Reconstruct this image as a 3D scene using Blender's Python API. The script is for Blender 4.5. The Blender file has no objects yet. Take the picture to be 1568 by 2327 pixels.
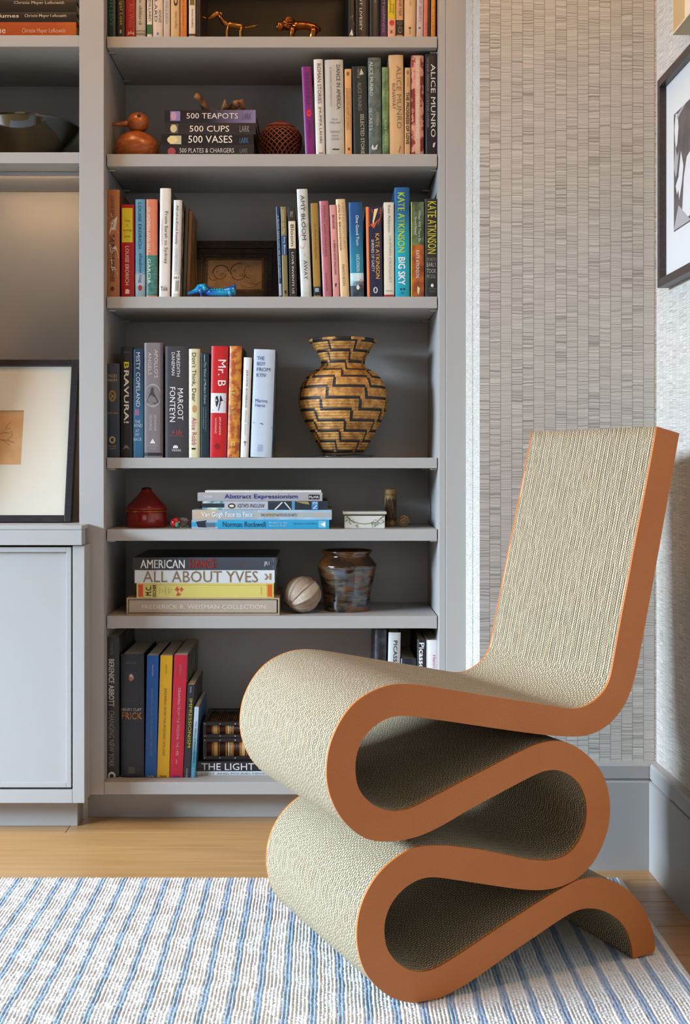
import bpy, bmesh, math, random
import numpy as np
from mathutils import Vector, Matrix, Euler
from mathutils.geometry import tessellate_polygon
R = math.radians
rnd = random.Random(7)
SC = bpy.context.scene
COL = SC.collection
# ------------------------------------------------ camera (shifted lens, level, 1568x2327 frame)
F, VX, VY, H = 2750.0, 738.0, 1050.0, 0.80
cd = bpy.data.cameras.new('camera')
cam = bpy.data.objects.new('camera', cd); COL.objects.link(cam)
cam.location = (0, 0, H); cam.rotation_euler = (R(90), 0, 0)
cd.sensor_fit = 'HORIZONTAL'; cd.sensor_width = 36.0; cd.lens = 36.0*F/1568
cd.shift_x = (784-VX)/1568; cd.shift_y = -(1163.5-VY)/1568
cd.clip_start = 0.05; cd.clip_end = 60
SC.camera = cam
# ------------------------------------------------ world, lights, exposure
SC.view_settings.view_transform = 'Standard'; SC.view_settings.look = 'None'
SC.view_settings.gamma = 1.0; SC.view_settings.use_curve_mapping = False
SC.view_settings.exposure = 0.0
w = bpy.data.worlds.new('world'); SC.world = w; w.use_nodes = True
w.node_tree.nodes['Background'].inputs[0].default_value = (.55, .68, .9, 1)
w.node_tree.nodes['Background'].inputs[1].default_value = 0.6
SC.cycles.max_bounces = 8; SC.cycles.diffuse_bounces = 4; SC.cycles.sample_clamp_indirect = 6
def area(name, loc, target, sx, sy, power, color):
    l = bpy.data.lights.new(name, 'AREA'); l.shape = 'RECTANGLE'; l.size = sx; l.size_y = sy
    l.energy = power; l.color = color
    o = bpy.data.objects.new(name, l); COL.objects.link(o); o.location = loc
    o.rotation_euler = (Vector(target)-Vector(loc)).to_track_quat('-Z', 'Y').to_euler()
    return o
area('daylight_outside_side_window', (-6.5, 0.1, 2.93), (0.1, 1.9, 0.9), 5.0, 2.13, 4600, (0.62, 0.80, 1.0))
area('rear_fill_light', (-0.6, -2.3, 1.9), (0.0, 2.0, 0.7), 1.8, 1.6, 14, (1.0, 0.76, 0.52))  # warm fill lamp added behind the camera, not daylight
area('ceiling_downlight_right', (0.25, 1.55, 2.56), (0.35, 2.15, 1.0), 0.3, 0.3, 11, (1.0, 0.55, 0.22))
area('ceiling_downlight_left', (-0.75, 2.12, 2.56), (-0.72, 2.5, 1.2), 0.3, 0.3, 8, (1.0, 0.55, 0.22))

# ------------------------------------------------ helpers
def lin(c):
    c = c.lstrip('#'); c = c if len(c) == 6 else ''.join(q*2 for q in c); v = [int(c[i:i+2], 16)/255 for i in (0, 2, 4)]
    return tuple((x/12.92 if x <= .04045 else ((x+.055)/1.055)**2.4) for x in v) + (1,)
def W(px, py, Y): return Vector(((px-VX)*Y/F, Y, H+(VY-py)*Y/F))
def XX(px, Y): return (px-VX)*Y/F
def ZZ(py, Y): return H+(VY-py)*Y/F
class NT:
    def __init__(s, name):
        s.m = bpy.data.materials.new(name); s.m.use_nodes = True; s.t = s.m.node_tree
        s.b = s.t.nodes['Principled BSDF']
    def n(s, typ, **kw):
        nd = s.t.nodes.new(typ)
        for k, v in kw.items():
            if k.startswith('_'): setattr(nd, k[1:], v)
            else:
                key = int(k[1:]) if k[0] == 'i' and k[1:].isdigit() else k
                if isinstance(v, bpy.types.NodeSocket): s.t.links.new(v, nd.inputs[key])
                else: nd.inputs[key].default_value = v
        return nd
    def math(s, op, a, b=0.0, c=None):
        nd = s.t.nodes.new('ShaderNodeMath'); nd.operation = op
        for i, v in enumerate((a, b) if c is None else (a, b, c)):
            if isinstance(v, bpy.types.NodeSocket): s.t.links.new(v, nd.inputs[i])
            else: nd.inputs[i].default_value = v
        return nd.outputs[0]
    def mix(s, fac, a, b):
        nd = s.t.nodes.new('ShaderNodeMix'); nd.data_type = 'RGBA'
        for k, v in ((0, fac), (6, a), (7, b)):
            if isinstance(v, bpy.types.NodeSocket): s.t.links.new(v, nd.inputs[k])
            else: nd.inputs[k].default_value = v
        return nd.outputs[2]
    def coord(s, kind='Object'):
        return s.t.nodes.new('ShaderNodeTexCoord').outputs[kind]
    def xyz(s, kind='Object'):
        nd = s.t.nodes.new('ShaderNodeSeparateXYZ'); s.t.links.new(s.coord(kind), nd.inputs[0]); return nd.outputs
    def comb(s, x, y, z):
        nd = s.t.nodes.new('ShaderNodeCombineXYZ')
        for i, v in enumerate((x, y, z)):
            if isinstance(v, bpy.types.NodeSocket): s.t.links.new(v, nd.inputs[i])
            else: nd.inputs[i].default_value = v
        return nd.outputs[0]
    def noise(s, vec, scale, detail=2.0, out='Fac'):
        nd = s.t.nodes.new('ShaderNodeTexNoise'); s.t.links.new(vec, nd.inputs['Vector'])
        nd.inputs['Scale'].default_value = scale; nd.inputs['Detail'].default_value = detail
        return nd.outputs[0 if out == 'Fac' else 1]
    def ramp(s, fac, lo, hi):
        nd = s.t.nodes.new('ShaderNodeMapRange'); nd.inputs[1].default_value = lo; nd.inputs[2].default_value = hi
        s.t.links.new(fac, nd.inputs[0]); return nd.outputs[0]
    def color(s, v):
        if isinstance(v, bpy.types.NodeSocket): s.t.links.new(v, s.b.inputs['Base Color'])
        else: s.b.inputs['Base Color'].default_value = v
    def bump(s, h, strength=.3, dist=.001):
        nd = s.t.nodes.new('ShaderNodeBump'); s.t.links.new(h, nd.inputs['Height'])
        nd.inputs['Strength'].default_value = strength; nd.inputs['Distance'].default_value = dist
        s.t.links.new(nd.outputs[0], s.b.inputs['Normal'])
    def set(s, **kw):
        for k, v in kw.items(): s.b.inputs[k.replace('_', ' ')].default_value = v
_mc = {}
def pm(c, rough=.5, metal=0.0, noise=.06, coat=0.0, scale=60):
    """plain material with fine procedural tone variation"""
    k = (c, rough, metal, noise, coat, scale)
    if k in _mc: return _mc[k]
    t = NT('mat_'+c.strip('#')); L = lin(c)
    if noise > 0:
        f = t.noise(t.coord(), scale, 3)
        a = tuple(x*(1-noise) for x in L[:3])+(1,); b = tuple(min(1, x*(1+noise)) for x in L[:3])+(1,)
        t.color(t.mix(f, a, b))
    else: t.color(L)
    t.set(Roughness=rough, Metallic=metal, Coat_Weight=coat)
    _mc[k] = t.m; return t.m
def mottle(c1, c2, scale=40, lo=.4, hi=.6, rough=.45, coat=0.0, stretch=(1, 1, 1), metal=0):
    k = ('m', c1, c2, scale, lo, hi, rough, stretch, metal)
    if k in _mc: return _mc[k]
    t = NT('mat_mottled')
    mp = t.n('ShaderNodeMapping', Vector=t.coord()); mp.inputs['Scale'].default_value = stretch
    f = t.ramp(t.noise(mp.outputs[0], scale, 3), lo, hi)
    t.color(t.mix(f, lin(c1), lin(c2))); t.set(Roughness=rough, Coat_Weight=coat, Metallic=metal)
    _mc[k] = t.m; return t.m
def gradm(c1, c2, z0, z1, axis=2, rough=.4):
    k = ('g', c1, c2, z0, z1, axis)
    if k in _mc: return _mc[k]
    t = NT('mat_printed_gradient'); f = t.ramp(t.xyz()[axis], z0, z1)
    n = t.noise(t.coord(), 30, 2)
    t.color(t.mix(t.math('ADD', f, t.math('MULTIPLY', t.math('SUBTRACT', n, .5), .15)), lin(c1), lin(c2))); t.set(Roughness=rough)
    _mc[k] = t.m; return t.m
def empty(name, loc=(0, 0, 0), rot=(0, 0, 0)):
    o = bpy.data.objects.new(name, None); COL.objects.link(o); o.location = loc; o.rotation_euler = rot
    o.empty_display_size = .02; return o
def tag(o, label=None, cat=None, group=None, kind=None):
    if label: o['label'] = label
    if cat: o['category'] = cat
    if group: o['group'] = group
    if kind: o['kind'] = kind
    return o
def link(name, me, parent=None, mats=()):
    for m in (mats if isinstance(mats, (list, tuple)) else [mats]): me.materials.append(m)
    o = bpy.data.objects.new(name, me); COL.objects.link(o)
    if parent: o.parent = parent
    return o
def mk(name, verts, faces, mat, parent=None, smooth=False, mi=None):
    me = bpy.data.meshes.new(name); me.from_pydata([tuple(v) for v in verts], [], faces)
    if smooth: me.polygons.foreach_set('use_smooth', [True]*len(me.polygons))
    if mi is not None: me.polygons.foreach_set('material_index', mi)
    me.update()
    return link(name, me, parent, mat)
def bmo(name, bm, mat, parent=None, smooth=False, loc=None, rot=None):
    bmesh.ops.recalc_face_normals(bm, faces=bm.faces[:])
    me = bpy.data.meshes.new(name); bm.to_mesh(me); bm.free()
    if smooth: me.polygons.foreach_set('use_smooth', [True]*len(me.polygons))
    o = link(name, me, parent, mat)
    if loc is not None: o.location = loc
    if rot is not None: o.rotation_euler = rot
    return o
def box_bm(bm, x0, x1, y0, y1, z0, z1, bev=0.0):
    r = bmesh.ops.create_cube(bm, size=1)
    for v in r['verts']:
        v.co = Vector((x0+(v.co.x+.5)*(x1-x0), y0+(v.co.y+.5)*(y1-y0), z0+(v.co.z+.5)*(z1-z0)))
    if bev:
        es = set(e for v in r['verts'] for e in v.link_edges)
        bmesh.ops.bevel(bm, geom=list(es), offset=bev, segments=2, affect='EDGES', profile=.7)
def box(name, x0, x1, y0, y1, z0, z1, mat, parent=None, bev=0.0):
    bm = bmesh.new(); box_bm(bm, x0, x1, y0, y1, z0, z1, bev); return bmo(name, bm, mat, parent)
def lathe(name, prof, mat, parent=None, seg=48, loc=(0, 0, 0), closed=True):
    vs, fs = [], []
    for r, z in prof:
        for k in range(seg):
            a = 2*math.pi*k/seg; vs.append((r*math.cos(a), r*math.sin(a), z))
    n = len(prof)
    for i in range(n-1):
        for k in range(seg):
            k2 = (k+1) % seg; fs.append((i*seg+k, i*seg+k2, (i+1)*seg+k2, (i+1)*seg+k))
    if closed:
        fs.append(tuple(range(seg-1, -1, -1))); fs.append(tuple((n-1)*seg+k for k in range(seg)))
    o = mk(name, vs, fs, mat, parent, True); o.location = loc; return o
def catmull(P, sub, closed=False):
    P = [np.array(p, float) for p in P]; n = len(P); out = []
    rng = n if closed else n-1
    for i in range(rng):
        p0 = P[(i-1) % n] if (closed or i > 0) else 2*P[0]-P[1]
        p1 = P[i]; p2 = P[(i+1) % n]; p3 = P[(i+2) % n] if (closed or i < n-2) else 2*P[-1]-P[-2]
        for k in range(sub):
            t = k/sub
            out.append(.5*((2*p1)+(-p0+p2)*t+(2*p0-5*p1+4*p2-p3)*t*t+(-p0+3*p1-3*p2+p3)*t**3))
    if not closed: out.append(P[-1])
    return out
def tube(bm, pts, rad, seg=8, cap=True, flat=1.0):
    """tube of varying radius through points (added to bm)"""
    pts = [Vector(p) for p in pts]; n = len(pts)
    if not isinstance(rad, (list, tuple)): rad = [rad]*n
    rings = []; up = Vector((0, 0, 1))
    for i, p in enumerate(pts):
        d = (pts[min(i+1, n-1)]-pts[max(i-1, 0)]).normalized()
        a = d.cross(up); 
        if a.length < .05: a = d.cross(Vector((0, 1, 0)))
        a.normalize(); b = a.cross(d).normalized()
        rings.append([bm.verts.new(p+a*math.cos(2*math.pi*k/seg)*rad[i]*flat+b*math.sin(2*math.pi*k/seg)*rad[i]) for k in range(seg)])
    for i in range(n-1):
        for k in range(seg):
            bm.faces.new((rings[i][k], rings[i][(k+1) % seg], rings[i+1][(k+1) % seg], rings[i+1][k]))
    if cap: bm.faces.new(rings[0][::-1]); bm.faces.new(rings[-1])
def ball(bm, c, r, sx=1, sy=1, sz=1, u=20, v=14):
    g = bmesh.ops.create_uvsphere(bm, u_segments=u, v_segments=v, radius=1)
    for q in g['verts']: q.co = Vector((c[0]+q.co.x*r*sx, c[1]+q.co.y*r*sy, c[2]+q.co.z*r*sz))
_tc = {}
def textgeo(s, bold=0.0):
    k = (s, bold)
    if k in _tc: return _tc[k]
    c = bpy.data.curves.new('lettering', 'FONT'); c.body = s; c.offset = bold; c.resolution_u = 2
    o = bpy.data.objects.new('tmp_text', c); COL.objects.link(o)
    dg = bpy.context.evaluated_depsgraph_get(); me = bpy.data.meshes.new_from_object(o.evaluated_get(dg))
    V_ = [tuple(v.co) for v in me.vertices]; F_ = [tuple(p.vertices) for p in me.polygons]
    bpy.data.objects.remove(o); bpy.data.curves.remove(c); bpy.data.meshes.remove(me)
    if V_:
        a = np.array(V_); mn = a.min(0); mx = a.max(0); a = (a-mn)/np.maximum(mx-mn, 1e-6); V_ = a[:, :2]
    _tc[k] = (V_, F_); return _tc[k]
class Flat:
    """collects flat print (letters, panels) on a plane x-z, joined per book into one mesh"""
    def __init__(s): s.v = []; s.f = []; s.mi = []; s.mats = []; s.cut = []
    def _m(s, c):
        m = pm(c, .45, 0, 0) if isinstance(c, str) else c
        if m not in s.mats: s.mats.append(m)
        return s.mats.index(m)
    def add(s, V_, F_, c):
        b = len(s.v); i = s._m(c); s.cut.append((b, len(s.f))); s.v += V_
        for f in F_: s.f.append(tuple(b+k for k in f)); s.mi.append(i)
    def text(s, txt, c, x0, x1, z0, z1, rot, y, bold=0.0):
        a, F_ = textgeo(txt, 0)
        if len(F_) == 0: return
        if bold > 0:      # heavier face: overlaid copies, slightly shifted
            asp = (z1-z0)/(x1-x0) if rot in 'db' else (x1-x0)/(z1-z0)
            a0, f0, n = a, list(F_), len(a); a = []; F_ = []
            for j, (du, dv) in enumerate(((0, 0), (1, 0), (0, 1), (1, 1))):
                e = bold*1.2; a += [(u*(1-e/asp)+du*e/asp, v*(1-e)+dv*e) for u, v in a0]; F_ += [tuple(k+j*n for k in f) for f in f0]
        out = []
        for u, v in a:
            if rot == 'd': out.append((x0+v*(x1-x0), y, z1-u*(z1-z0)))      # reads downward
            elif rot == 'h': out.append((x0+u*(x1-x0), y, z0+v*(z1-z0)))
            elif rot == 'u': out.append((x1-u*(x1-x0), y, z1-v*(z1-z0)))      # upside down
            elif rot == 'b': out.append((x1-v*(x1-x0), y, z0+u*(z1-z0)))      # reads upward
        s.add(out, F_, c)
    def rect(s, c, x0, x1, z0, z1, y, nx=6):
        vs, fs = [], []
        for i in range(nx+1):
            x = x0+(x1-x0)*i/nx; vs += [(x, y, z0), (x, y, z1)]
            if i: fs.append((2*i-2, 2*i, 2*i+1, 2*i-1))
        s.add(vs, fs, c)
    def poly(s, c, pts, y):
        t = tessellate_polygon([[Vector((p[0], p[1], 0)) for p in pts]])
        s.add([(p[0], y, p[1]) for p in pts], [tuple(q) for q in t], c)
    def oval(s, c, x0, x1, z0, z1, y):
        cx, cz, rx, rz = (x0+x1)/2, (z0+z1)/2, (x1-x0)/2, (z1-z0)/2
        s.poly(c, [(cx+rx*math.cos(a*math.pi/12), cz+rz*math.sin(a*math.pi/12)) for a in range(24)], y)
    def build(s, name, parent, warp=None, split=False):
        if not s.f: return None
        if split:
            for j in range(len(s.cut)):
                (v0, f0), (v1, f1) = s.cut[j], (s.cut[j+1] if j+1 < len(s.cut) else (len(s.v), len(s.f)))
                vs = [warp(v) if warp else v for v in s.v[v0:v1]]
                mk(name, vs, [tuple(k-v0 for k in f) for f in s.f[f0:f1]], s.mats[s.mi[f0]], parent)
            return None
        vs = [warp(v) for v in s.v] if warp else s.v
        return mk(name, vs, s.f, s.mats, parent, mi=s.mi)
# ================================================ STRUCTURE
# ---- paint, wallpaper, floor materials
def paint_mat():
    t = NT('grey_satin_paint'); n = t.noise(t.coord(), 220, 2)
    t.color(t.mix(t.noise(t.coord(), 3, 2), lin('#a19e9a'), lin('#a5a29e'))); t.set(Roughness=.42); t.bump(n, .08, .0004); return t.m
PAINT = paint_mat()
def wallpaper(ax, name, k=1.0):
    t = NT(name); X = t.xyz()
    u = t.math('DIVIDE', X[ax], .0217); v = X[2]
    col = t.math('FLOOR', u); fu = t.math('FRACT', u)
    wob = t.math('MULTIPLY', t.math('SUBTRACT', t.noise(t.comb(X[ax], t.math('MULTIPLY', col, .37), v), 45, 1), .5), .0045)
    v2 = t.math('ADD', v, wob)
    seed = t.math('MULTIPLY', col, 7.31)
    fine = t.noise(t.comb(seed, 0.0, t.math('MULTIPLY', v2, 620.0)), 1.0, 0.5)
    line = t.noise(t.comb(t.math('ADD', seed, 31.0), 0.0, t.math('MULTIPLY', v2, 430.0)), 1.0, .0)
    dark = t.ramp(line, .57, .68)
    blk = t.noise(t.comb(t.math('ADD', seed, 90.0), 0.0, t.math('MULTIPLY', v2, 45.0)), 1.0, 1.0)
    thr = t.math('SINE', t.math('MULTIPLY', X[ax], 3300.0))
    fib = t.noise(t.comb(t.math('MULTIPLY', X[ax], 900.0), 3.0, t.math('MULTIPLY', v, 900.0)), 1.0, 1.0)
    base = t.mix(t.ramp(fine, .25, .75), lin('#948d83'), lin('#d2cbc0'))
    base = t.mix(t.math('MULTIPLY', t.ramp(blk, .4, .75), .22), base, lin('#8f887f'))
    base = t.mix(t.math('MULTIPLY', t.ramp(fib, .4, .7), .22), base, lin('#e4dfd6'))
    base = t.mix(t.math('MULTIPLY', dark, .54*k), base, lin('#5c564f'))
    seam = t.math('MAXIMUM', t.math('LESS_THAN', fu, .05), t.math('GREATER_THAN', fu, .965))
    base = t.mix(t.math('MULTIPLY', seam, .5*k), base, lin('#635d57'))
    base = t.mix(t.math('MULTIPLY', t.math('ABSOLUTE', thr), .12), base, lin('#dcd7ce'))
    t.color(base); t.set(Roughness=.88)
    h = t.math('SUBTRACT', t.math('ADD', t.math('MULTIPLY', fine, .6), t.math('MULTIPLY', fib, .3)), t.math('ADD', dark, seam)); t.bump(h, .3*k, .001)
    return t.m
WPX = wallpaper(0, 'woven_wallpaper_back'); WPY = wallpaper(1, 'woven_wallpaper_side', .5)
WHITE = pm('#d9d6d0', .8); PLAS = pm('#6e675e', .9)
YS = 2.66            # face frame plane of the tall bookcase
YB = 2.955           # inner back of the shelves
YW = 2.39            # papered back wall
XR = .655            # right wall
XRET, XRET2 = XX(1065, YS), XX(1090, YW)
ZC, XL, YK = 2.6, -4.0, -1.6
def struct(o): o['kind'] = 'structure'; return o
# back wall: papered pier (front + left-hand return) and plain wall behind the bookcase
struct(mk('wall_back', [(XRET2, YW, 0), (XR+.1, YW, 0), (XR+.1, YW, ZC), (XRET2, YW, ZC), (XRET2, YW+.12, 0), (XR+.1, YW+.12, 0), (XR+.1, YW+.12, ZC), (XRET2, YW+.12, ZC)],
   [(0, 1, 2, 3), (5, 4, 7, 6), (1, 5, 6, 2), (3, 2, 6, 7), (0, 4, 5, 1)], WPX))
struct(mk('wall_return', [(XRET2, YW+.0005, 0), (XRET, YS+.4, 0), (XRET, YS+.4, ZC), (XRET2, YW+.0005, ZC), (XRET2+.02, YW+.0005, 0), (XRET+.02, YS+.4, 0), (XRET+.02, YS+.4, ZC), (XRET2+.02, YW+.0005, ZC)],
   [(1, 0, 3, 2), (0, 1, 5, 4), (4, 5, 6, 7), (0, 4, 7, 3), (1, 2, 6, 5), (3, 7, 6, 2)], WPY))
struct(box('wall_behind_bookcase', XL-.1, XRET2-.005, YB+.10, YB+.2, 0, ZC, WHITE))
struct(box('wall_right', XR, XR+.1, YK, YW, 0, ZC, WPY))
# left wall and rear wall with window openings, the rear one added for the fill light
def wall_open(name, along, fixed, a0, a1, o0, o1, z0, z1, th):
    bm = bmesh.new()
    def bx(p, q, r, s):
        if along == 'y': box_bm(bm, fixed-th, fixed, p, q, r, s)
        else: box_bm(bm, p, q, fixed-th, fixed, r, s)
    bx(a0, o0, 0, ZC); bx(o1, a1, 0, ZC); bx(o0, o1, 0, z0); bx(o0, o1, z1, ZC)
    return struct(bmo(name, bm, PLAS))
wall_open('wall_left', 'y', XL, YK, YB+.2, -.25, 2.3, .35, 2.06, .12)
wall_open('wall_rear', 'x', YK, XL, XR+.1, -1.5, .3, .8, 2.1, .12)
struct(box('ceiling', XL-.15, XR+.15, YK-.15, YB+.25, ZC, ZC+.1, PLAS))
GLASS = NT('clear_window_glass')
_tr = GLASS.t.nodes.new('ShaderNodeBsdfTransparent'); _gl = GLASS.t.nodes.new('ShaderNodeBsdfGlossy'); _gl.inputs['Roughness'].default_value = .02
_mx = GLASS.t.nodes.new('ShaderNodeMixShader'); _mx.inputs[0].default_value = .06
GLASS.t.links.new(_tr.outputs[0], _mx.inputs[1]); GLASS.t.links.new(_gl.outputs[0], _mx.inputs[2])
GLASS.t.links.new(_mx.outputs[0], GLASS.t.nodes['Material Output'].inputs[0]); GLASS = GLASS.m
def window(name, along, fixed, o0, o1, z0, z1):
    e = empty(name, (0, 0, 0)); struct(e); bm = bmesh.new(); t = .035
    for a, b, c, d in ((o0, o0+t, z0, z1), (o1-t, o1, z0, z1), (o0+t, o1-t, z0, z0+t), (o0+t, o1-t, z1-t, z1)):
        if along == 'y': box_bm(bm, fixed-.09, fixed-.04, a, b, c, d)
        else: box_bm(bm, a, b, fixed-.09, fixed-.04, c, d)
    bmo('window_frame', bm, WHITE, e)
    if along == 'y': box('pane', fixed-.067, fixed-.063, o0+t, o1-t, z0+t, z1-t, GLASS, e)
    else: box('pane', o0+t, o1-t, fixed-.067, fixed-.063, z0+t, z1-t, GLASS, e)
window('window_1', 'y', XL, -.25, 2.3, .35, 2.06); window('added_rear_window', 'x', YK, -1.5, .3, .8, 2.1)  # the rear window is unseen, added as an opening for the fill
# ---- floor of oak boards
def oak(name):
    t = NT(name); X = t.xyz('Object'); oi = t.t.nodes.new('ShaderNodeObjectInfo')
    sd = t.math('MULTIPLY', oi.outputs['Random'], 37.0)
    g = t.noise(t.comb(t.math('ADD', t.math('MULTIPLY', X[0], 2.2), sd), t.math('MULTIPLY', X[1], 38.0), sd), 1.6, 5)
    g2 = t.noise(t.comb(t.math('MULTIPLY', X[0], 6.0), t.math('MULTIPLY', X[1], 320.0), sd), 1.0, 3)
    c = t.mix(t.ramp(g, .3, .7), lin('#a07646'), lin('#b98f5c'))
    c = t.mix(t.math('MULTIPLY', t.ramp(g2, .45, .8), .35), c, lin('#8a6038'))
    c = t.mix(t.math('MULTIPLY', oi.outputs['Random'], .35), c, lin('#ad8350'))
    t.color(c); t.set(Roughness=.38, Coat_Weight=.15, Coat_Roughness=.25); t.bump(g2, .12, .0006); return t.m
OAK = oak('pale_oak_boards')
fl = struct(empty('floor'))
box('floor_base', XL, XR, YK, YB+.1, -.08, -.013, pm('#5c4128', .8), fl)
_pl = {}
rows = [2.085-.118*k for k in range(0, 14)][::-1] + [2.203, 2.317, 2.435, 2.509, 2.612, 2.727, 2.845, 2.96]
for i in range(len(rows)-1):
    y0, y1 = rows[i]+.0007, rows[i+1]-.0007
    xs = [XL] + sorted({2: [-1.1, .1], 0: [-.9, .33], 1: [-1.4, -.2]}[i % 3]) + [XR]
    if abs(rows[i]-2.612) < .001: xs = [XL, -1.3, XX(146, 2.60), XR]
    if abs(rows[i]-2.509) < .001 or abs(rows[i]-2.435) < .001: xs = [XL, -1.3, XR]
    for j in range(len(xs)-1):
        box('plank', xs[j]+.0006, xs[j+1]-.0006, y0, y1, -.013, 0, OAK, fl, .0012)
# ---- baseboards
def baseboard(name, pts, inward):
    """profile swept along a straight run; pts = two floor corners, inward = direction into room"""
    prof = [(.020, 0), (.020, .1725), (.0165, .1745), (.014, .1748), (.014, .1795), (.018, .1800), (.018, .2040), (.015, .2085), (.002, .2095), (0, .2095), (0, 0)]
    a, b = Vector(pts[0]), Vector(pts[1]); n = Vector(inward); vs = []
    for p in (a, b):
        for d, z in prof: vs.append((p.x+n.x*d, p.y+n.y*d, z))
    k = len(prof); fs = [(i, (i+1) % k, k+(i+1) % k, k+i) for i in range(k)] + [tuple(range(k-1, -1, -1)), tuple(range(k, 2*k))]
    bm = bmesh.new(); V_ = [bm.verts.new(v) for v in vs]
    for f in fs: bm.faces.new([V_[i] for i in f])
    return struct(bmo(name, bm, PAINT))
baseboard('baseboard_back', ((XRET2, YW-.0002, 0), (XR-.0005, YW-.0002, 0)), (0, -1, 0))
baseboard('baseboard_right', ((XR-.0002, YK, 0), (XR-.0002, YW-.021, 0)), (-1, 0, 0))
# ================================================ BOOKCASE (right bay) and left bay
bc = tag(empty('bookcase', (0, YS, 0)), 'tall grey painted built-in bookcase with seven open shelves of books', 'bookcase')
def bx(name, x0, x1, y0, y1, z0, z1, parent, bev=.0012, mat=None):
    o = box(name, x0-parent.location.x, x1-parent.location.x, y0-parent.location.y, y1-parent.location.y, z0-parent.location.z, z1-parent.location.z, mat or PAINT, parent, bev); return o
YF = 2.685           # shelf front edges
LX, RX = XX(236, YS), XX(998, YS)
SXL, SXM = XX(180, YS), XX(1013, YS)
ZB = ZZ(1806, YS)
bx('stile', SXL, LX, YS, YS+.02, ZB, ZC-.002, bc)
bx('stile', SXM, XX(1064, YS), YS-.001, YS+.02, ZB, ZC-.002, bc, .002)
bx('side_panel', LX-.018, LX, YS+.0205, YB, ZB, ZC-.002, bc)
bx('side_panel', RX, SXM-.0004, YS+.001, YB, ZB, ZC-.002, bc)
bx('back_panel', LX-.018, SXM, YB+.0005, YB+.012, ZB, ZC-.002, bc, 0)
bx('toe_kick', XX(186, YS), XX(1064, YS), YS+.066, YS+.08, 0.0002, ZB-.0005, bc)
DECKT = ZZ(1778, YS)
bx('deck', LX+.0004, RX-.0004, YS+.002, YB-.0005, ZB, DECKT, bc)
SH = {}
for k, (a, b) in {'top': (-215, -190), 's1': (83, 108), 's2': (350, 378), 's3': (674, 700), 's4': (1040, 1064), 's5': (1203, 1229), 's6': (1400, 1428)}.items():
    zt, zb = ZZ(a, YF), ZZ(b, YF)
    sh = bx('shelf', LX+.0022, RX-.0022, YF, YB-.002, zb, zt, bc, .001); SH[k] = zt
    for sx in (-1, 1):
        for yy in (YF+.03, YB-.04):
            xw = LX if sx < 0 else RX
            p = box('shelf_pin', min(xw, xw-sx*.016)-.0, max(xw, xw-sx*.016), yy-bc.location.y-.004, yy-bc.location.y+.004, zb-.004, zb-.0008, pm('#c9c6c0', .3, .9), sh, .0006)
SH['deck'] = DECKT
# left bay
lb = tag(empty('wall_shelving', (-.7, YS, 0)), 'grey painted open shelving left of the tall bookcase, above the low cupboard', 'shelving')
LBX = -.83
bx('side_panel', SXL-.0, SXL+.018, YS+.0205, YB, ZZ(1190, YS), ZC-.002, lb)
bx('side_panel', LBX-.018, LBX, YS+.0205, YB, ZZ(1190, YS), ZC-.002, lb)
bx('stile', LBX-.45, LBX, YS, YS+.02, ZZ(1190, YS), ZC-.002, lb)
bx('back_panel', LBX-.018, SXL+.018, YB+.0005, YB+.012, .02, ZC-.002, lb, 0)
LS = {}
for k, (a, b) in {'top': (-230, -205), 'l1': (80, 106), 'l2': (346, 371)}.items():
    zt, zb = ZZ(a, YS+.01), ZZ(b, YS+.01)
    sh = bx('shelf', LBX+.001, SXL-.001, YS+.01, YB-.002, zb, zt, lb, .001); LS[k] = zt
    if k != 'top':
        box('shelf_pin', SXL-.014-lb.location.x, SXL-lb.location.x, .05, .058, zb-.004, zb-.0008, pm('#c9c6c0', .3, .9), sh, .0006)
# small rail under the second shelf, a slim cleat
sr = ZZ(371, YS+.01)
bx('light_rail', LBX+.002, SXL-.002, YS+.085, YS+.10, sr-.008, sr-.0005, lb)
strip = tag(empty('strip_light', (-.685, YS+.112, sr-.0005)), 'slim warm strip light hidden behind the cleat under the bowl shelf', 'light')
box('housing', -.13, .13, -.007, .007, -.0025, 0, PAINT, strip)
em = NT('warm_strip_diffuser'); em.b.inputs['Emission Color'].default_value = (1, .66, .36, 1); em.b.inputs['Emission Strength'].default_value = 3
box('diffuser', -.128, .128, -.005, .005, -.0032, -.0026, em.m, strip)
area('strip_light_beam', (-.685, YS+.113, sr-.0045), (-.685, YS+.30, sr-.16), .25, .008, .55, (1.0, .66, .36))
# ---- low cupboard
YC = 2.595
cb = tag(empty('cupboard', (-.7, YC, 0)), 'low grey cupboard with a framed flat door, projecting left of the bookcase', 'cabinet')
CX0, CX1 = -1.25, XX(192, YC)
zct, zcb = ZZ(1240, YC), ZZ(1825, YC)
bx('stile', XX(165, YC), CX1, YC, YC+.02, zcb, zct, cb)
bx('side_panel', CX1-.018, CX1, YC+.0202, YS-.0006, zcb, zct, cb)
bx('rail', CX0, XX(164.6, YC), YC, YC+.02, zcb, ZZ(1795, YC), cb)
bx('carcass_floor', CX0, CX1-.019, YC+.021, YS-.001, zcb, zcb+.018, cb, 0)
bx('carcass_back', CX0, CX1-.019, YC+.06, YC+.07, zcb+.019, zct, cb, 0, pm('#2a2725', .9))
bx('toe_kick', CX0, XX(172, 2.64), 2.66, 2.68, .0002, zcb-.0005, cb)
bx('toe_kick', XX(172, 2.64)-.015, XX(172, 2.64), 2.6805, YS+.06, .0002, zcb-.0005, cb)
dr = bx('door', CX0, XX(161.5, YC), YC+.0012, YC+.019, ZZ(1790, YC), ZZ(1243.5, YC), cb)
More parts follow.
